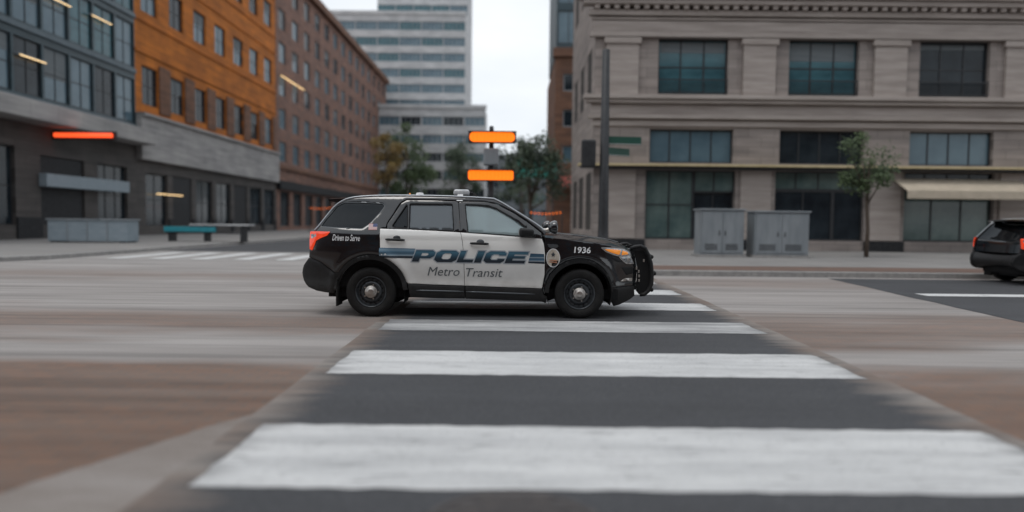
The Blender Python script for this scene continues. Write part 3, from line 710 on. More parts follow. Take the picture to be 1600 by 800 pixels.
M_cross = ground_mat('crosswalk_asphalt_worn', g_cross); M_str2 = ground_mat('worn_road_paint', lambda noise, math_, ramp, mix, sep, bump, brick: mix(ramp(noise(1.6, (.22, 2.2, 1), 9, .7), [(.40, .15), (.62, .85)]), g_stripe(noise, math_, ramp, mix, sep, bump, brick), (.15, .152, .158)), .8); M_str3 = ground_mat('far_road_paint', lambda noise, math_, ramp, mix, sep, bump, brick: mix(ramp(noise(5, (.6, 1.4, 1), 9, .7), [(.55, 0.), (.68, .8)]), (.58, .585, .585), (.2, .2, .2)), .8); M_walk = ground_mat('sidewalk_concrete', g_walk); M_bb = ground_mat('brick_paving', g_brickband)
M_patch = ground_mat('worn_concrete', lambda noise, math_, ramp, mix, sep, bump, brick: mix(.5, mix(ramp(noise(1.3, (.5, 1.3, 1), 8, .65), [(.3, 0.), (.7, 1.)]), (.17, .14, .12), (.29, .265, .25)), ramp(noise(60), [(.3, .7), (.7, 1.2)]), 'MULTIPLY'))
M_kerb = mat('kerb_granite', (.24, .235, .23), .8, col2=(.34, .33, .32), nscale=6, bump=.3)
def sheet(name, pts, z, m, parent=None):
    o = mesh_obj(name, [(x, y, z) for x, y in pts], [tuple(range(len(pts)))], m, parent); return structure(o)
def slab(name, pts, z0, z1, m):
    n = len(pts); V = [(x, y, z0) for x, y in pts] + [(x, y, z1) for x, y in pts]
    F = [tuple(range(n, 2 * n)), tuple(range(n - 1, -1, -1))] + [(k, (k + 1) % n, (k + 1) % n + n, k + n) for k in range(n)]
    return structure(mesh_obj(name, V, F, m))
M_iron = mat('cast_iron', (.05, .046, .048), .6, metal=.2, col2=(.085, .075, .072), nscale=12, bump=.3)
sheet('ground', [(-700, -300), (700, -300), (700, 1200), (-700, 1200)], 0, M_inter)
def wob(a, b, amp, n=24, seed=0):
    r = random.Random(seed); out = []
    for i in range(n):
        t = i / n; out.append((a[0] + (b[0] - a[0]) * t + r.uniform(-amp, amp), a[1] + (b[1] - a[1]) * t + r.uniform(-amp, amp)))
    return out
sheet('crosswalk_asphalt', wob((-1.72, 0.2), (3.08, 0.2), 0, 2) + wob((3.08, .2), (3.45, 16.9), .012, 60, 1) + wob((3.45, 16.9), (-1.80, 16.9), 0, 2) + wob((-1.80, 16.9), (-1.72, .2), .012, 60, 2), .004, M_cross)
sheet('concrete_patch', [(-4.6, 0), (-1.6, 0), (-1.6, 4.75)] + wob((-1.92, 4.25), (-2.42, 3.2), .012, 14, 55) + wob((-2.42, 3.2), (-4.6, 0), .02, 24, 56), .002, M_patch)
sheet('side_road_asphalt', wob((5.6, -5), (7.9, 17.0), .03, 30, 4) + [(7.9, 17.0), (120, 17.0), (120, -5)], .004, M_asph)
sheet('avenue_asphalt', [(-14.4, 28), (-2.4, 28), (-2.4, 400), (-14.4, 400)], .004, M_asph)
for i, (c, hw) in enumerate(((1.35, .5), (3.80, .52), (6.33, .53), (8.62, .45), (10.78, .46), (13.05, .46), (15.35, .42))):
    x0, x1 = -1.56 - .015 * i, 2.98 + .035 * i
    sl_ = -.0
    pts = wob((x0, c - hw), (x1, c - hw), .012, 40, 10 + i) + wob((x1, c - hw), (x1, c + hw), .015, 10, 20 + i) + wob((x1, c + hw), (x0, c + hw), .012, 40, 30 + i) + wob((x0, c + hw), (x0, c - hw), .015, 10, 40 + i)
    sheet('crosswalk_stripe', pts, .008, M_str2 if i == 3 else M_str)
for i in range(8):
    x = -13.4 + i * 1.4; sheet('far_crosswalk_stripe', [(x, 22.4), (x + .6, 22.4), (x + .6, 27), (x, 27)], .008, M_str3)
sheet('stop_line', [(7.9, 12.9), (30, 12.9), (30, 13.35), (7.9, 13.35)], .008, M_str3)
mh = thing('manhole_cover', 'round dark iron manhole cover in the crosswalk asphalt at the bottom edge', 'manhole cover', (.02, 2.86, .012))
lathe('frame_ring', [(.0, .41), (.006, .40), (.008, .365), (.002, .36)], M_iron, mh, 48, 'Z'); lathe('lid', [(.002, .355), (.006, .35), (.006, 0)], M_iron, mh, 48, 'Z', smooth=False)
for k in range(7):
    w_ = math.sqrt(.33 ** 2 - (-.27 + k * .09) ** 2); box('lid_rib', -w_, w_, -.285 + k * .09, -.255 + k * .09, .005, .011, M_iron, mh)
def corner(x0, y0, r, sx):     # kerb corner arc
    return [(x0 + sx * (r - r * math.cos(t * PI / 16)), y0 + r - r * math.sin(t * PI / 16)) for t in range(9)]
cr_pts = [(-2.2, 400)] + corner(-2.2, 17.4, 2.2, 1) + [(120, 17.4)]
slab('sidewalk_right', cr_pts + [(120, 31.9), (3.7, 31.9), (3.7, 400)], -.05, .13, M_walk)
cl_pts = [(-14.6, 400)] + corner(-14.6, 19.0, 3.0, -1) + [(-120, 19.0)]
slab('sidewalk_left', (cl_pts + [(-120, 27.5), (-26.9, 27.5), (-26.9, 400)])[::-1], -.05, .13, M_walk)
def kerb(name, pts, s):
    V, F = [], []; n = len(pts)
    for i, p in enumerate(pts):
        a = Vector(pts[max(i - 1, 0)]); b = Vector(pts[min(i + 1, n - 1)]); t = (b - a).normalized(); nn = Vector((-t.y, t.x)) * s
        q = Vector(p)
        for d, z in ((-.004, -.05), (-.004, .125), (.01, .136), (.17, .136), (.17, .0)):
            u = q + nn * d; V.append((u.x, u.y, z))
    for i in range(n - 1):
        for k in range(4): F.append((5 * i + k, 5 * i + k + 1, 5 * i + 6 + k, 5 * i + 5 + k))
    return structure(mesh_obj(name, V, F, M_kerb))
kerb('kerb', cr_pts, 1); kerb('kerb', cl_pts, -1)
sheet('brick_furnishing_strip', [(1.5, 17.75), (120, 17.75), (120, 19.6), (1.5, 19.6)], .135, M_bb)
sheet('brick_furnishing_strip', [(-120, 19.3), (-19, 19.3), (-19, 20.8), (-120, 20.8)], .135, M_bb)

# ------------------------------------------------------------------ building materials
def bmat(name, c1, c2, sc=1., bw=1.2, bh=.45, mort=.012, rough=.85, dirt=.75, cm=None, streak=1.):
    m = bpy.data.materials.new(name); m.use_nodes = True; n = m.node_tree; b = n.nodes['Principled BSDF']; b.inputs['Roughness'].default_value = rough; K = n.links.new
    t = n.nodes.new('ShaderNodeTexCoord'); mp_ = n.nodes.new('ShaderNodeMapping'); mp_.inputs['Rotation'].default_value = (PI / 2, 0, 0)
    K(t.outputs['Object'], mp_.inputs[0])
    q = n.nodes.new('ShaderNodeTexBrick'); q.inputs['Scale'].default_value = sc; q.inputs['Brick Width'].default_value = bw; q.inputs['Row Height'].default_value = bh; q.inputs['Mortar Size'].default_value = mort; q.inputs['Mortar Smooth'].default_value = .3
    q.inputs['Color1'].default_value = (*c1, 1); q.inputs['Color2'].default_value = (*c2, 1); q.inputs['Mortar'].default_value = (*(cm or tuple(x * .55 for x in c1)), 1)
    K(mp_.outputs[0], q.inputs['Vector'])
    mp2 = n.nodes.new('ShaderNodeMapping'); mp2.inputs['Scale'].default_value = (.25, .25, 2.2 * streak); K(t.outputs['Object'], mp2.inputs[0])
    nz_ = n.nodes.new('ShaderNodeTexNoise'); nz_.inputs['Scale'].default_value = 1.3; nz_.inputs['Detail'].default_value = 8; K(mp2.outputs[0], nz_.inputs['Vector'])
    r = n.nodes.new('ShaderNodeValToRGB'); r.color_ramp.elements[0].position = .32; r.color_ramp.elements[0].color = (.6, .6, .6, 1); r.color_ramp.elements[1].position = .68; r.color_ramp.elements[1].color = (1.12, 1.1, 1.08, 1); K(nz_.outputs['Fac'], r.inputs[0])
    x = n.nodes.new('ShaderNodeMix'); x.data_type = 'RGBA'; x.blend_type = 'MULTIPLY'; x.inputs[0].default_value = dirt; K(q.outputs['Color'], x.inputs[6]); K(r.outputs[0], x.inputs[7])
    n3 = n.nodes.new('ShaderNodeTexNoise'); n3.inputs['Scale'].default_value = .45; n3.inputs['Detail'].default_value = 7; K(t.outputs['Object'], n3.inputs['Vector'])
    r3 = n.nodes.new('ShaderNodeValToRGB'); r3.color_ramp.elements[0].position = .35; r3.color_ramp.elements[0].color = (.72, .72, .74, 1); r3.color_ramp.elements[1].position = .65; K(n3.outputs['Fac'], r3.inputs[0])
    x3 = n.nodes.new('ShaderNodeMix'); x3.data_type = 'RGBA'; x3.blend_type = 'MULTIPLY'; x3.inputs[0].default_value = dirt; K(x.outputs[2], x3.inputs[6]); K(r3.outputs[0], x3.inputs[7]); K(x3.outputs[2], b.inputs['Base Color'])
    bp = n.nodes.new('ShaderNodeBump'); bp.inputs['Strength'].default_value = .5; bp.inputs['Distance'].default_value = .02; bp.invert = True; K(q.outputs['Fac'], bp.inputs['Height']); K(bp.outputs[0], b.inputs['Normal'])
    return m
stone = bmat('limestone', (.37, .325, .30), (.32, .28, .258)); stone2 = mat('carved_stone', (.30, .26, .236), .85, col2=(.42, .37, .34), nscale=1.5, stretch=(.3, 1, 3), bump=.3)
gstone = bmat('grey_stone', (.105, .095, .09), (.085, .08, .077), bw=1.6, bh=.8); palefascia = bmat('pale_fascia_stone', (.40, .39, .385), (.36, .352, .345), bw=2.2, bh=1.1)
orange = bmat('terracotta_cladding', (.60, .185, .02), (.47, .145, .018), bw=1.4, bh=.7, cm=(.14, .06, .02)); rbrick = bmat('red_brown_brick', (.30, .16, .115), (.22, .13, .105), bw=.9, bh=.3, cm=(.1, .08, .07))
brownbrick = bmat('brown_brick', (.23, .115, .07), (.17, .09, .06), bw=1., bh=.35)
tealpanel = bmat('teal_spandrel', (.028, .062, .078), (.022, .05, .065), bw=2.3, bh=1.9, rough=.4); whiteclad = bmat('white_cladding', (.58, .59, .60), (.53, .54, .55), bw=3, bh=1.6, streak=1.4)
greyclad = bmat('grey_cladding', (.20, .22, .235), (.17, .19, .205), bw=3, bh=1.5)
blackstone = mat('black_granite', (.008, .009, .011), .55, col2=(.03, .031, .034), nscale=8, spec=.25); metal_grey = mat('grey_metal', (.20, .225, .245), .5, metal=.1, col2=(.27, .295, .315), nscale=3, stretch=(1, 1, .2), bump=.1)
darkmetal = mat('dark_metal', (.03, .032, .036), .5, metal=.4, col2=(.045, .047, .05), nscale=6)
floorband_m = mat('slate_band', (.07, .10, .12), .5, col2=(.10, .135, .155), nscale=2)
gA = mat('teal_glass', (.03, .085, .105), .08, col2=(.055, .15, .18), nscale=.8, stretch=(.6, .6, 2)); gB = mat('dark_window_glass', (.010, .015, .020), .09, col2=(.026, .036, .044), nscale=.9, spec=.3); gC = mat('blue_grey_glass', (.07, .12, .155), .1, col2=(.11, .175, .215), nscale=.5)
gD = mat('shop_glass', (.05, .085, .085), .08, col2=(.14, .19, .18), nscale=.5)
blind = mat('window_blind', (.12, .14, .15), .8, col2=(.17, .19, .2), nscale=2, stretch=(.2, .2, 12))
cream = mat('cream_awning', (.42, .36, .28), .8, col2=(.5, .43, .34), nscale=2); gold = mat('gold_edge', (.46, .37, .2), .5, col2=(.55, .45, .27), nscale=2)
redcloth = mat('red_awning_cloth', (.22, .05, .04), .85, col2=(.3, .08, .06), nscale=3); teals = mat('green_sign_face', (.03, .23, .18), .5, col2=(.05, .3, .24), nscale=2)
turq = mat('turquoise_panel', (.02, .24, .30), .5, col2=(.03, .30, .36), nscale=3); paleblue = mat('pale_blue_grey_paint', (.22, .275, .31), .6, col2=(.28, .33, .37), nscale=2, stretch=(1, 1, 5), bump=.1)
neon = mat('red_neon', (.8, .05, .02), .4, emit=(1, .10, .025), estr=1.1); warmlamp = mat('warm_tube', (1, .8, .5), .4, emit=(1, .66, .3), estr=1.3)
orlamp = mat('amber_signal', (.9, .2, .01), .4, emit=(1, .155, .004), estr=.95, col2=(.95, .3, .03), nscale=40)
interior_m = mat('shop_interior', (.02, .019, .018), .9, col2=(.05, .045, .04), nscale=1.1)
bark = mat('bark', (.07, .05, .038), .9, col2=(.11, .085, .065), nscale=5, bump=.6, stretch=(3, 3, .6))
def leafmat(name, a, b_):
    return mat(name, a, .6, col2=b_, nscale=1.2, lo=.4, hi=.6)
leaf_g = leafmat('green_leaves', (.03, .055, .018), (.06, .095, .03)); leaf_d = leafmat('dark_leaves', (.022, .042, .022), (.045, .07, .03)); leaf_y = leafmat('yellow_leaves', (.17, .10, .02), (.22, .15, .035))
_wm = {}
def window_mesh(w_, h, nx, nz_, fr, m, kind):
    k = (round(w_, 3), round(h, 3), nx, nz_, m.name, kind)
    if k in _wm: return _wm[k]
    bm = bmesh.new()
    if kind == 'f':
        d0, d1 = -.05, .05
        add_box(bm, 0, w_, d0, d1, 0, fr); add_box(bm, 0, w_, d0, d1, h - fr, h); add_box(bm, 0, fr, d0, d1, fr + .001, h - fr - .001); add_box(bm, w_ - fr, w_, d0, d1, fr + .001, h - fr - .001)
        for i in range(1, nx): x = w_ * i / nx; add_box(bm, x - fr * .4, x + fr * .4, d0 + .01, d1 - .01, fr + .001, h - fr - .001)
        for i in range(1, nz_): z = h * i / nz_; add_box(bm, fr + .001, w_ - fr - .001, d0 + .016, d1 - .016, z - fr * .35, z + fr * .35)
    else: add_box(bm, fr * .5, w_ - fr * .5, -.008, .008, fr * .5, h - fr * .5)
    me = bpy.data.meshes.new('window_' + kind); bmesh.ops.recalc_face_normals(bm, faces=bm.faces); bm.to_mesh(me); bm.free(); me.materials.append(m); _wm[k] = me; return me
def window(parent, u, y, z, w_, h, nx=2, nz_=1, fr=.09, fm=None, gm=None, name='window', bl=0):
    fm = fm or darkmetal; gm = gm or gB
    o = link(bpy.data.objects.new(name, window_mesh(w_, h, nx, nz_, fr, fm, 'f')), parent); o.location = (u, y, z)
    p = link(bpy.data.objects.new('pane', window_mesh(w_, h, 1, 1, fr, gm, 'p')), o)
    if bl:
        q = link(bpy.data.objects.new('blind', window_mesh(w_ - .2, h * bl, 1, 1, fr, blind, 'p')), o); q.location = (.1, -.012, h * (1 - bl) - .08)
    return o
def wall(name, parent, u0, u1, z0, z1, holes, depth, m, rev=None):
    """a facade skin in the local XZ plane (outside = -Y) with real openings"""
    us = sorted({u0, u1} | {h[0] for h in holes} | {h[1] for h in holes}); zs = sorted({z0, z1} | {h[2] for h in holes} | {h[3] for h in holes})
    V, F, idx = [], [], {}
    def vi(a, y, b_):
        k = (round(a, 4), y, round(b_, 4))
        if k not in idx: idx[k] = len(V); V.append((a, y, b_))
        return idx[k]
    for i in range(len(us) - 1):
        for j in range(len(zs) - 1):
            cu, cz = (us[i] + us[i + 1]) / 2, (zs[j] + zs[j + 1]) / 2
            if any(h[0] < cu < h[1] and h[2] < cz < h[3] for h in holes): continue
            F.append((vi(us[i], 0, zs[j]), vi(us[i + 1], 0, zs[j]), vi(us[i + 1], 0, zs[j + 1]), vi(us[i], 0, zs[j + 1])))
    for (a, b_, c, d) in [(h[0], h[1], h[2], h[3]) for h in holes] :
        q = [(a, c), (b_, c), (b_, d), (a, d)]
        for k in range(4):
            p, r = q[k], q[(k + 1) % 4]; F.append((vi(p[0], 0, p[1]), vi(r[0], 0, r[1]), vi(r[0], depth, r[1]), vi(p[0], depth, p[1])))
    q = [(u0, z0), (u1, z0), (u1, z1), (u0, z1)]
    for k in range(4):
        p, r = q[k], q[(k + 1) % 4]; F.append((vi(p[0], 0, p[1]), vi(p[0], depth, p[1]), vi(r[0], depth, r[1]), vi(r[0], 0, r[1])))
    return mesh_obj(name, V, F, m, parent)
R_ = random.Random(3)
# ------------------------------------------------------------------ stone corner building on the right
sb = thing('stone_corner_building', 'pale stone corner building with heavy cornices and dark shopfronts right of the road', 'building', (3.75, 32.0, 0))
cols = [4.55 + 6.05 * i for i in range(6)]      # window centres, local u
U1 = 38.
holes = []
for c in cols:
    holes += [(c - 1.62, c + 1.62, 7.35, 9.9), (c - 1.95, c + 1.95, 4.18, 5.75), (c - 1.75, c + 1.75, 13.0, 15.6)]
    holes += [(c - 2.1, c + 2.1, .62, 3.85)]
wall('wall', sb, 0, U1, 0, 17, holes, .42, stone)
box('building_core', .02, U1 - .02, .43, 12, 0.01, 16.95, interior_m, sb)
for i, c in enumerate(cols):
    o = window(sb, c - 1.62, .26, 7.35, 3.24, 2.55, 3, 2, .08, gm=gA if i < 2 else gB, bl=[.22, .35, .12, .5, .2, 0][i]); 
    window(sb, c - 1.95, .26, 4.18, 3.9, 1.57, 4, 1, .07, gm=gC if i % 2 == 0 else gB, name='transom_window')
    window(sb, c - 1.75, .28, 13.0, 3.5, 2.6, 3, 1, .08, gm=gB)
    rl = boxes('balcony_railing', [(c - 1.6, c + 1.6, -.02, .03, 8.0, 8.05), (c - 1.6, c + 1.6, -.02, .03, 7.42, 7.46)] + [(c - 1.6 + k * .128, c - 1.575 + k * .128, 0, .02, 7.462, 8.0) for k in range(26)], darkmetal, sb)
    # shopfront: sash, door bay and transom light
    if i == 0:
        window(sb, c - 2.1, .25, .62, 2.3, 3.23, 2, 2, .08, gm=gD, name='shop_window'); window(sb, c + .2, .5 - .12, .62, 1.9, 2.2, 2, 1, .07, gm=gB, name='shop_door'); window(sb, c + .2, .25, 2.82, 1.9, 1.03, 2, 1, .07, gm=gD, name='transom_light')
    elif i == 1:
        window(sb, c - 2.1, .25, .62, 2.8, 2.35, 2, 1, .08, gm=gB, name='shop_window'); window(sb, c + .7, .25, .62, 1.4, 2.35, 1, 1, .08, gm=gB, name='shop_door'); window(sb, c - 2.1, .25, 2.97, 4.2, .88, 4, 1, .07, gm=gD, name='transom_light')
    else:
        window(sb, c - 2.1, .25, .62, 4.2, 2.4, 3, 1, .08, gm=gB if i % 2 else gD, name='shop_window'); window(sb, c - 2.1, .25, 3.02, 4.2, .83, 4, 1, .07, gm=gB, name='transom_light')
for i in range(7):
    c = 4.55 - 3.02 + 6.05 * i
    if i == 0: c = 1.25
    box('pilaster', c - .75, c + .75, -.16, -.0, 7.27, 9.88, stone2, sb, .03)
    box('pilaster_capital', c - .85, c + .85, -.24, -.0, 9.6, 9.879, stone2, sb, .03)
    box('pier_facing', c - .72, c + .72, -.10, -.0, .64, 3.86, stone2, sb, .02)
for q in [(-.03, cols[0] - 2.1)] + [(cols[i] + 2.1, cols[i + 1] - 2.1) for i in range(5)]: box('black_plinth', q[0], q[1], -.12, -.0, .0, .62, blackstone, sb, .01)
for c in cols: box('stall_riser', c - 2.09, c + 2.09, .03, .2, .0, .63, blackstone, sb, .01)
def course(name, z, d, h, m=stone2, b=.02): return box(name, -d, U1, -d, -.0, z, z + h, m, sb, b)
for (z, d, h) in ((5.85, .12, .28), (6.18, .30, .2), (6.40, .18, .45), (6.87, .42, .16), (7.05, .55, .19), (9.9, .26, .22), (10.15, .14, .5), (10.68, .2, .12), (10.85, .34, .25), (11.28, .62, .22), (11.52, .78, .24), (11.8, .5, .2), (12.2, .2, .5), (16.4, .5, .6)):
    course('cornice', z, d, h)
dn = boxes('dentils', [(k * .45 - .1, k * .45 + .12, -.52, -.0, 11.105, 11.275) for k in range(85)], stone2, sb); dn['kind'] = 'stuff'
course('gold_ledge', 3.97, .75, .10, gold, .01)
course('ledge_soffit', 3.88, .62, .085, darkmetal, .01)
for i in (2, 3):
    c = cols[i] + (.2 if i == 2 else .4)
    V = [(c - 2.9, -.02, 3.55), (c + 2.9, -.02, 3.55), (c + 2.9, -1.3, 2.95), (c - 2.9, -1.3, 2.95), (c + 2.9, -1.3, 2.6), (c - 2.9, -1.3, 2.6)]
    V += [(x, y + .03, z - .03) for x, y, z in V]
    mesh_obj('awning', V, [(0, 1, 2, 3), (3, 2, 4, 5), (6, 9, 8, 7), (9, 11, 10, 8), (0, 3, 9, 6), (1, 7, 8, 2), (3, 5, 11, 9), (2, 8, 10, 4), (5, 4, 10, 11)], cream, sb)
# its flank along the avenue
fl = thing('tmp', 'x', 'x'); 
bpy.data.objects.remove(fl)
fk_h = [(a, a + 1.8, z, z + 2.4) for a in (1.8, 5.4, 9.0) for z in (7.35, 13.0)] + [(a, a + 2.4, 1.0, 3.8) for a in (1.6, 5.2, 8.8)]
fk = wall('side_wall', sb, 0, 12, 0, 17, fk_h, .4, stone); fk.rotation_euler = (0, 0, -PI / 2); fk.location = (-.004, 12.006, 0)
for h in fk_h: window(fk, h[0], .25, h[2], h[1] - h[0], h[3] - h[2], 2, 1, .08, gm=gB)
box('parapet', 0, U1, .1, .5, 17.0, 17.8, stone2, sb, .03)
for c, zz in ((cols[0] - .2, 3.2), (cols[1] + .3, 3.15)):
    pass
# ------------------------------------------------------------------ left side of the avenue: facades run along +Y, local u = world Y - y0
def left_block(name, label, y0, y1, h, coremat):
    t = thing(name, label, 'building', (-27., y0, 0), PI / 2)
    box('building_core', .02, y1 - y0 - .02, .43, 16, 0.0, h - .05, coremat, t); return t
# teal glazed building
tb = left_block('teal_glass_building', 'teal glass building with grey stone ground floor at the far left', 27.6, 49.2, 24, tealpanel)
hs = []; rows = [7.9 + 3.9 * k for k in range(4)]; ncol = 9; cw = 2.4
for r in rows:
    for i in range(ncol): hs.append((i * cw + .1, i * cw + cw - .1, r + .25, r + 3.3))
gh = [(1.0, 4.6, .9, 5.2), (6.4, 9.6, .9, 5.2), (11.6, 15.6, .9, 4.9), (17.0, 20.4, .9, 4.9)]
wall('ground_floor_wall', tb, 0, 21.6, 0, 6.55, gh, .42, gstone)
wall('wall', tb, 0, 21.6, 7.6, 24, hs, .3, tealpanel)
for k, h in enumerate(hs): window(tb, h[0], .15, h[2], h[1] - h[0], h[3] - h[2], 2, 2, .07, gm=[gA, gB, gA, gC][R_.randrange(4)], fm=metal_grey if False else darkmetal, bl=[0, 0, .3, .55][R_.randrange(4)])
for h in gh: window(tb, h[0], .25, h[2], h[1] - h[0], h[3] - h[2], 3, 2, .09, gm=gB, name='shop_window')
box('canopy', -.6, 21.55, -1.5, .3, 6.56, 7.59, palefascia, tb, .05)
for q in ((0, 1), (4.6, 6.4), (9.6, 11.6), (15.6, 17), (20.4, 21.55)): box('black_plinth', q[0], q[1], -.1, 0, 0, 1.35, blackstone, tb, .01)
for h in gh: box('stall_riser', h[0] + .01, h[1] - .01, .05, .3, 0, .9, blackstone, tb, .01)
for r in rows: box('floor_band', 0, 21.6, -.12, -.0, r - .18, r + .12, floorband_m, tb, .02)
box('sign_board', 11.4, 19.8, -.5, -.02, 3.1, 3.85, paleblue, tb, .03)
for (u, z) in ((9.2, 14.05), (12.2, 14.05), (16.4, 14.2), (9.9, 10.15)):
    tl_ = tube('tube_lamp', [(u, -.2, z), (u + 2.1, -.2, z)], .026, warmlamp, tb, 8); box('lamp_fixture', u - .1, u + 2.2, -.17, -.0, z + .03, z + .10, metal_grey, tl_, .01)
fr_w = wall('front_wall', tb, -16, 0, 0, 24, [(-15 + 3 * k, -12.8 + 3 * k, z, z + 2.8) for k in range(5) for z in (8.2, 12.1, 16)], .3, tealpanel); fr_w.rotation_euler = (0, 0, -PI / 2); fr_w.location = (-.006, -.004, 0)
# projecting red-lit sign
ns_ = thing('neon_sign', 'glowing red neon strip projecting from the grey stone ground floor under the pale canopy', 'neon sign', (-27.0, 40.2, 0))
tube('neon_tube', [(.25, -.1, 6.15), (3.6, -.1, 6.15)], .13, neon, ns_, 12)
box('sign_housing', .0, 3.8, -.0, .12, 5.9, 6.4, darkmetal, ns_, .03)
# orange building
ob = left_block('orange_building', 'bright orange clad building above a pale stone band left of the avenue', 49.2, 78.2, 31, rbrick)
hs = []
for r, hh in ((9.7, 2.8), (16.4, 2.6), (22.6, 2.6)):
    for i in range(7): hs.append((i * 4.1 + .9, i * 4.1 + 3.2, r, r + hh))
gh = [(1.2 + 4.0 * k, 4.4 + 4.0 * k, .8, 4.7) for k in range(7)]
wall('wall', ob, 0, 29, 8.81, 31, hs, .35, orange)
wall('stone_base_wall', ob, 0, 29, 0, 8.8, gh, .42, gstone)
for h in hs: window(ob, h[0], .2, h[2], h[1] - h[0], h[3] - h[2], 2, 2, .09, gm=[gB, gC, gB][R_.randrange(3)], bl=[0, .4, 0][R_.randrange(3)])
for h in gh: window(ob, h[0], .25, h[2], h[1] - h[0], h[3] - h[2], 2, 2, .09, gm=gB, name='shop_window')
box('stone_band', .0, 28.9, -.45, -.0, 5.6, 8.7, palefascia, ob, .05)
box('band_moulding', .0, 28.9, -.65, -.0, 8.705, 8.95, palefascia, ob, .04)
for i in range(7): box('brick_bay', i * 4.1 + 3.25, i * 4.1 + 4.9 if i < 6 else 28.9, -.12, -.0, 9.3, 12.9, brownbrick, ob, .02)
for z in (13.3, 15.6, 20.0, 21.8, 26): box('cladding_course', 0, 28.9, -.10, -.0, z, z + .22, orange, ob, .02)
for k in range(7): box('black_plinth', 4.45 + 4 * k - 4.0 * (k == 99), min(28.9, 5.15 + 4 * k), -.1, -.0, 0, 1.35, blackstone, ob, .01)
box('shop_shutter', 5.3, 8.3, .08, .16, .8, 4.65, blackstone, ob); box('shop_shutter', 17.3, 20.3, .08, .16, .8, 4.65, blackstone, ob)
box('dark_recess_slab', 11.7, 15.5, .10, .2, .9, 4.8, blackstone, tb)  # black slab stands in for the darkness of an opening
tube('tube_lamp', [(2.0, -.4, 3.2), (6.0, -.4, 3.2)], .03, warmlamp, ob, 8)
# brick building
bb = left_block('brick_building', 'long red brown brick building with rows of windows beyond the orange one', 78.3, 146, 31, rbrick)
hs = []
for r in range(6):
    for i in range(14): hs.append((i * 4.8 + 1.1, i * 4.8 + 3.5, 8.2 + 3.8 * r, 10.5 + 3.8 * r))
gh = [(1.2 + 4.8 * k, 4.6 + 4.8 * k, .6, 4.7) for k in range(14)]
wall('wall', bb, 0, 67.7, 0, 31, hs + gh, .35, rbrick)
for k, h in enumerate(hs): window(bb, h[0], .2, h[2], 2.4, 2.3, 2, 1, .1, gm=[gB, gC][R_.randrange(2)], fm=metal_grey, bl=[0, .45, 0][R_.randrange(3)])
for h in gh: window(bb, h[0], .25, h[2], 3.4, 4.1, 2, 1, .1, gm=gB, name='shop_window')
box('cornice', 0, 67.6, -.7, 0, 30.2, 31.2, brownbrick, bb, .05); box('shop_fascia', 0, 67.6, -.5, 0, 4.9, 5.9, blackstone, bb, .03); box('string_course', 0, 67.6, -.3, 0, 7.3, 7.7, brownbrick, bb, .03)
tube('tube_lamp', [(1.0, -.3, 17.9), (9.5, -.3, 17.9)], .05, warmlamp, bb, 8)
# ------------------------------------------------------------------ end of the avenue
def frontal(name, label, x0, x1, y, depth, h, wm, z0, zpitch, zh, nw, gm, nx=3, margin=.0, top=None, fm=None, gap=.12):
    t = thing(name, label, 'building', (x0, y, 0)); Wd = x1 - x0; hs = []; z = z0
    while z + zh < h - .5:
        for i in range(nw):
            a = margin + (Wd - 2 * margin) * i / nw; b_ = margin + (Wd - 2 * margin) * (i + 1) / nw; hs.append((a + gap, b_ - gap, z, z + zh))
        z += zpitch
    wall('wall', t, 0, Wd, 0, h, hs, .4, wm); box('building_core', .02, Wd - .02, .41, depth, 0, h - .03, wm, t)
    for k, q in enumerate(hs): window(t, q[0], .2, q[2], q[1] - q[0], q[3] - q[2], nx, 1, .12, gm=gm[R_.randrange(len(gm))], fm=fm or metal_grey)
    box('parapet', -.2, Wd + .2, -.25, .6, h, h + .8, top or wm, t, .05)
    return t
frontal('white_office_block', 'white office block with blue ribbon windows closing the view down the avenue', -44, -10.6, 150, 20, 46, whiteclad, 22.6, 3.35, 1.9, 7, [gC, gC, gA], 5, gap=.05)
frontal('office_tower', 'tall white banded tower rising behind the white office block', -34, -11.6, 172, 18, 84, whiteclad, 52.5, 4.0, 2.5, 5, [gC, gA], 4, gap=.05)
frontal('podium_building', 'low pale office podium with dark ribbon windows below the white block', -27, -5.6, 138, 9, 24, whiteclad, 6.2, 3.6, 1.8, 5, [gB, gC], 4, gap=.1)
frontal('distant_building', 'distant low grey building at the very end of the avenue', -8, 24, 200, 14, 20.5, greyclad, 3.2, 4.1, 2.0, 8, [gC, gB], 3, gap=.25)
ft = frontal('glass_topped_brick_tower', 'brown brick tower with teal glass upper floors behind the stone building', 3.6, 16, 60, 14, 15.7, brownbrick, 6.6, 3.1, 1.5, 4, [gB, gC], 2, .3, gap=.4)
gt = [(.15 + 2.07 * i, 2.05 + 2.07 * i, z, z + 2.8) for i in range(6) for z in (16.9, 20.3, 23.7)]
wall('glass_storey_wall', ft, .05, 12.4, 16.52, 30, gt, .3, tealpanel); box('glass_storey_core', .1, 12.35, .32, 13, 16.5, 29.9, tealpanel, ft)
for h in gt: window(ft, h[0], .12, h[2], h[1] - h[0], 2.8, 2, 1, .07, gm=[gC, gA][R_.randrange(2)])
V = [(.2, -.02, 5.5), (4.2, -.02, 5.5), (4.2, -1.4, 4.5), (.2, -1.4, 4.5)]; V += [(x, y, z - .06) for x, y, z in V]
mesh_obj('awning', V, [(0, 1, 2, 3), (7, 6, 5, 4), (0, 3, 7, 4), (1, 5, 6, 2), (3, 2, 6, 7)], redcloth, ft)
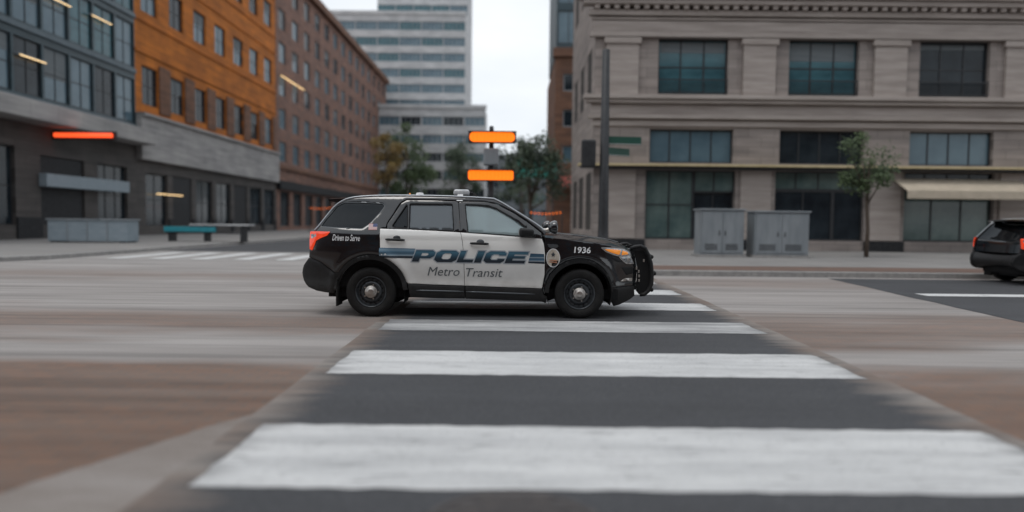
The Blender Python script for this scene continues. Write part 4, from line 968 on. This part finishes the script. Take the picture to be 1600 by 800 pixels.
# ------------------------------------------------------------------ trees
def tree(label, x, y, h, rad, lm, crown_z, n=2600, seed=1, tr=.14, group=None):
    rr = random.Random(seed); t = thing('street_tree', label, 'tree', (x, y, .0), group=group)
    trk = tube('trunk', [(0, 0, 0), (.04, .02, h * .25), (-.05, .03, h * .5), (.03, 0, h * .85)], [tr * 1.25, tr, tr * .7, tr * .2], bark, t, 10)
    V, F = [], []; centers = []
    for k in range(8):
        a = rr.uniform(0, 2 * PI); r = rad * rr.uniform(.4, .8); zz = crown_z + (h - crown_z) * rr.uniform(.1, .85)
        e = (r * math.cos(a), r * math.sin(a), zz); st_ = (0, 0, crown_z * .75 + rr.uniform(0, (h - crown_z) * .4))
        tube('limb', [st_, ((st_[0] + e[0]) / 2, (st_[1] + e[1]) / 2, (st_[2] + e[2]) / 2 - .1), e], [tr * .45, tr * .3, tr * .1], bark, trk, 6)
        centers.append((Vector(e), rad * rr.uniform(.3, .5)))
    for k in range(16):
        a = rr.uniform(0, 2 * PI); q = rr.uniform(0, 1) ** .6; zf = rr.uniform(0, 1); rz_ = rad * math.sqrt(max(.05, 1 - (2 * zf - 1) ** 2)) * q
        centers.append((Vector((rz_ * math.cos(a), rz_ * math.sin(a), crown_z + (h - crown_z) * zf)), rad * rr.uniform(.2, .42)))
    ls = max(.07, rad * .055)
    for k in range(n):
        c, r = centers[rr.randrange(len(centers))]
        d = Vector((rr.gauss(0, 1), rr.gauss(0, 1), rr.gauss(0, .8))); d = d.normalized() * r * rr.uniform(.35, 1.1); p = c + d
        u = Vector((rr.gauss(0, 1), rr.gauss(0, 1), rr.gauss(0, 1))).normalized(); v = u.orthogonal().normalized(); s = ls * rr.uniform(.6, 1.4); k0 = len(V)
        V += [p - u * s, p + v * s * .5, p + u * s, p - v * s * .5]; F.append((k0, k0 + 1, k0 + 2, k0 + 3))
    mesh_obj('crown', V, F, lm, t); return t
tree('tall green street tree on the right pavement behind the signal pole', 1.2, 47, 7.2, 2.4, leaf_d, 2.6, 3200, 3)
tree('green street tree far down the left kerb beside the white office block', -15.4, 100, 15.2, 4.2, leaf_g, 4.5, 3600, 5, .25)
tree('smaller dark tree between the two kerbs in the distance', -9.6, 132, 16.5, 4.6, leaf_d, 4, 3200, 6, .25)
tree('autumn yellow street tree before the red brown brick building', -17.6, 96, 13.2, 3.0, leaf_y, 7.0, 2600, 7, .2)
tree('small leafy tree in front of the stone building shopfronts', 13.6, 26.2, 4.75, 1.25, leaf_g, 2.7, 2600, 8, .07)
tree('far green tree beneath the distant grey building', 1.5, 120, 15.5, 4.4, leaf_d, 4, 2600, 9, .25)
# ------------------------------------------------------------------ street furniture
sp = thing('signal_pole', 'grey signal pole with two amber lamps stretched into bars like light trails at the corner behind the police car', 'signal', (-.64, 20.2, .13))
lathe('pole', [(0, .17), (.04, .17), (.07, .10), (.5, .085), (3.9, .07), (4.0, .06), (4.02, 0)], darkmetal, sp, 18, 'Z')
lathe('base_plate', [(0, .24), (.03, .24), (.035, .12)], darkmetal, sp, 18, 'Z')
for (z, dx) in ((3.66, .03), (2.555, .0)):
    hsg = box('lamp_housing', dx - .70, dx + .70, -.22, -.06, z - .17, z + .17, darkmetal, sp, .05)
    bm = bmesh.new(); add_box(bm, dx - .655, dx + .655, -.285, -.215, z - .135, z + .135, .034 if False else .0)
    vert = [e for e in bm.edges if abs(e.verts[0].co.x - e.verts[1].co.x) < 1e-5 and abs(e.verts[0].co.z - e.verts[1].co.z) < 1e-5]
    bmesh.ops.bevel(bm, geom=vert, offset=.12 if z > 3 else .05, segments=6, affect='EDGES', profile=.5)
    ln = bm_obj('lamp_trail_bar', bm, orlamp, hsg)  # signal lamp stretched to the shape of its light trail
    for k in range(1, 12): box('lens_rib', dx - .655 + k * .109 - .006, dx - .655 + k * .109 + .006, -.291, -.286, z - .12, z + .12, amber, hsg)
    box('visor', dx - .71, dx + .71, -.33, -.2, z + .152, z + .168, darkmetal, hsg, .006)
box('controller_box', -.22, .22, -.20, .16, 2.85, 3.35, metal_grey, sp, .04)
cpole = thing('corner_light_pole', 'thick dark pole with green street name blades at the stone building corner', 'pole', (2.98, 22.4, .13))
lathe('pole', [(0, .26), (.35, .26), (.42, .19), (1.1, .17), (6.8, .12), (6.85, 0)], darkmetal, cpole, 20, 'Z')
for (z, w_, a) in ((3.9, 1.1, 0.1), (3.55, .9, .5)):
    b_ = box('street_name_blade', .12, .12 + w_, -.012, .012, z - .13, z + .13, teals if False else mat('sign_green', (.01, .07, .05), .5), cpole, .004); b_.rotation_euler = (0, 0, a)
    box('blade_border', .14, .10 + w_, -.016, -.0125, z - .115, z - .105, decal_white, b_)
box('signal_head', -.75, -.3, -.2, .12, 3.0, 3.9, darkmetal, cpole, .05)
# electrical cabinets
def cabinet(x0, x1, y, h, label):
    t = thing('utility_cabinet', label, 'cabinet', (x0, y, .13), group='grey utility cabinets on the right pavement'); w_ = x1 - x0
    box('concrete_pad', -.08, w_ + .08, -.08, .98, 0, .08, M_kerb, t, .01)
    box('body', 0, w_, 0, .9, .08, h - .06, metal_grey, t, .02); box('lid', -.05, w_ + .05, -.06, .96, h - .059, h, metal_grey, t, .02)
    for i in range(2):
        a = .04 + (w_ - .08) * i / 2; d = box('door', a + .01, a + (w_ - .08) / 2 - .01, -.025, -.001, .16, h - .14, metal_grey, t, .008)
        tube('handle', [(a + (w_ * .40 if i == 0 else .1), -.05, h * .55), (a + (w_ * .40 if i == 0 else .1), -.05, h * .55 - .18)], .014, darkmetal, d, 6)
        boxes('vent', [(a + .12, a + w_ * .36, -.032, -.0255, .26 + k * .05, .28 + k * .05) for k in range(5)], darkmetal, d)
cabinet(6.95, 8.55, 25.2, 1.78, 'left grey metal utility cabinet on the pavement before the stone building')
cabinet(8.95, 10.95, 25.2, 1.72, 'wider right grey metal utility cabinet on the pavement before the stone building')
# left: pale barrier box and turquoise bench
pc = thing('planter_box', 'pale blue grey metal planter box standing before the black plinth at left', 'planter', (-22.6, 33.2, .13))
box('body', 0, 3.9, 0, 1.0, .06, 1.08, paleblue, pc, .03); box('rim', -.06, 3.96, -.06, 1.06, 1.081, 1.16, metal_grey, pc, .02); boxes('feet', [(.1, .4, .05, .95, 0, .06), (3.5, 3.8, .05, .95, 0, .06)], darkmetal, pc)
for k in range(1, 4): box('rib', k * .97 - .03, k * .97 + .03, -.03, 0, .1, 1.05, metal_grey, pc, .008)
bn = thing('street_bench', 'long turquoise fronted bench with white top slab on the left pavement', 'bench', (-18.4, 36.5, .13), -.03)
box('top_slab', 1.2, 4.4, -.1, .8, .86, .94, whiteclad, bn, .02); box('turquoise_panel', -.2, 2.6, -.06, .06, .52, .80, turq, bn, .015); boxes('leg', [(0, .12, 0, .7, 0, .52)], darkmetal, bn, .01); boxes('leg', [(3.9, 4.02, 0, .7, 0, .86)], darkmetal, bn, .01); boxes('leg', [(1.9, 2.02, .07, .7, 0, .86)], darkmetal, bn, .01); box('seat', -.2, 3.9, .08, .72, .44, .5, darkmetal, bn, .01)
# garland of bulbs
for lab, pts_, n_ in (('string of small amber bulbs in front of the dark brick building shopfronts', ((-20.2, 68, 2.62), (-17.9, 68, 2.68)), 11), ('string of small amber bulbs low across the avenue right of the signal pole', ((1.0, 40, 1.98), (2.9, 40, 2.0)), 9)):
    g_ = thing('bulb_string', lab, 'string lights', (pts_[0][0], pts_[0][1], .13)); a, b_ = Vector(pts_[0]), Vector(pts_[1]); d = b_ - a
    tube('cable', [Vector((d.x * t / 8, 0, a.z - .13 + d.z * t / 8 - .08 * math.sin(PI * t / 8))) for t in range(9)], .012, darkmetal, g_, 6)
    for e in (0, 1): lathe('post', [(0, .04), (a.z, .03), (a.z + .02, 0)], darkmetal, g_, 10, 'Z', (d.x * e, .0, 0))
    for k in range(n_):
        t = (k + .5) / n_; bm = bmesh.new(); bmesh.ops.create_icosphere(bm, subdivisions=1, radius=.05); o = bm_obj('bulb', bm, orlamp, g_, True); o.location = (d.x * t, -.01, a.z - .13 + d.z * t - .08 * math.sin(PI * t) - .06)
# green banner sign far up the right pavement
gs = thing('banner_sign', 'wide teal green banner sign on two posts right of the avenue', 'sign', (.3, 56, .13))
box('sign_face', 0, 3.3, -.04, .04, 4.8, 6.4, teals, gs, .02)
for x in (.3, 3.0): lathe('post', [(0, .06), (6.5, .05), (6.52, 0)], darkmetal, gs, 10, 'Z', (x, .1, 0))
# dark vehicle at the right edge
ds = build_suv(False, 'dark parked SUV with red tail lights cut off by the right edge', 'suv')
ds.location = (13.8, 16.2, 0); ds.scale = (1, 1, .92)

# ------------------------------------------------------------------ the block on the near side of the street, behind the photographer (it darkens the car's paint)
nb_ = frontal('near_side_building', 'brown brick block on the near side of the street behind the photographer', -45, 45, -15, 12, 19, brownbrick, 5.2, 3.6, 2.0, 20, [gB, gC], 2, gap=1.3)
nb_.location = (45, -15, 0); nb_.rotation_euler = (0, 0, PI)
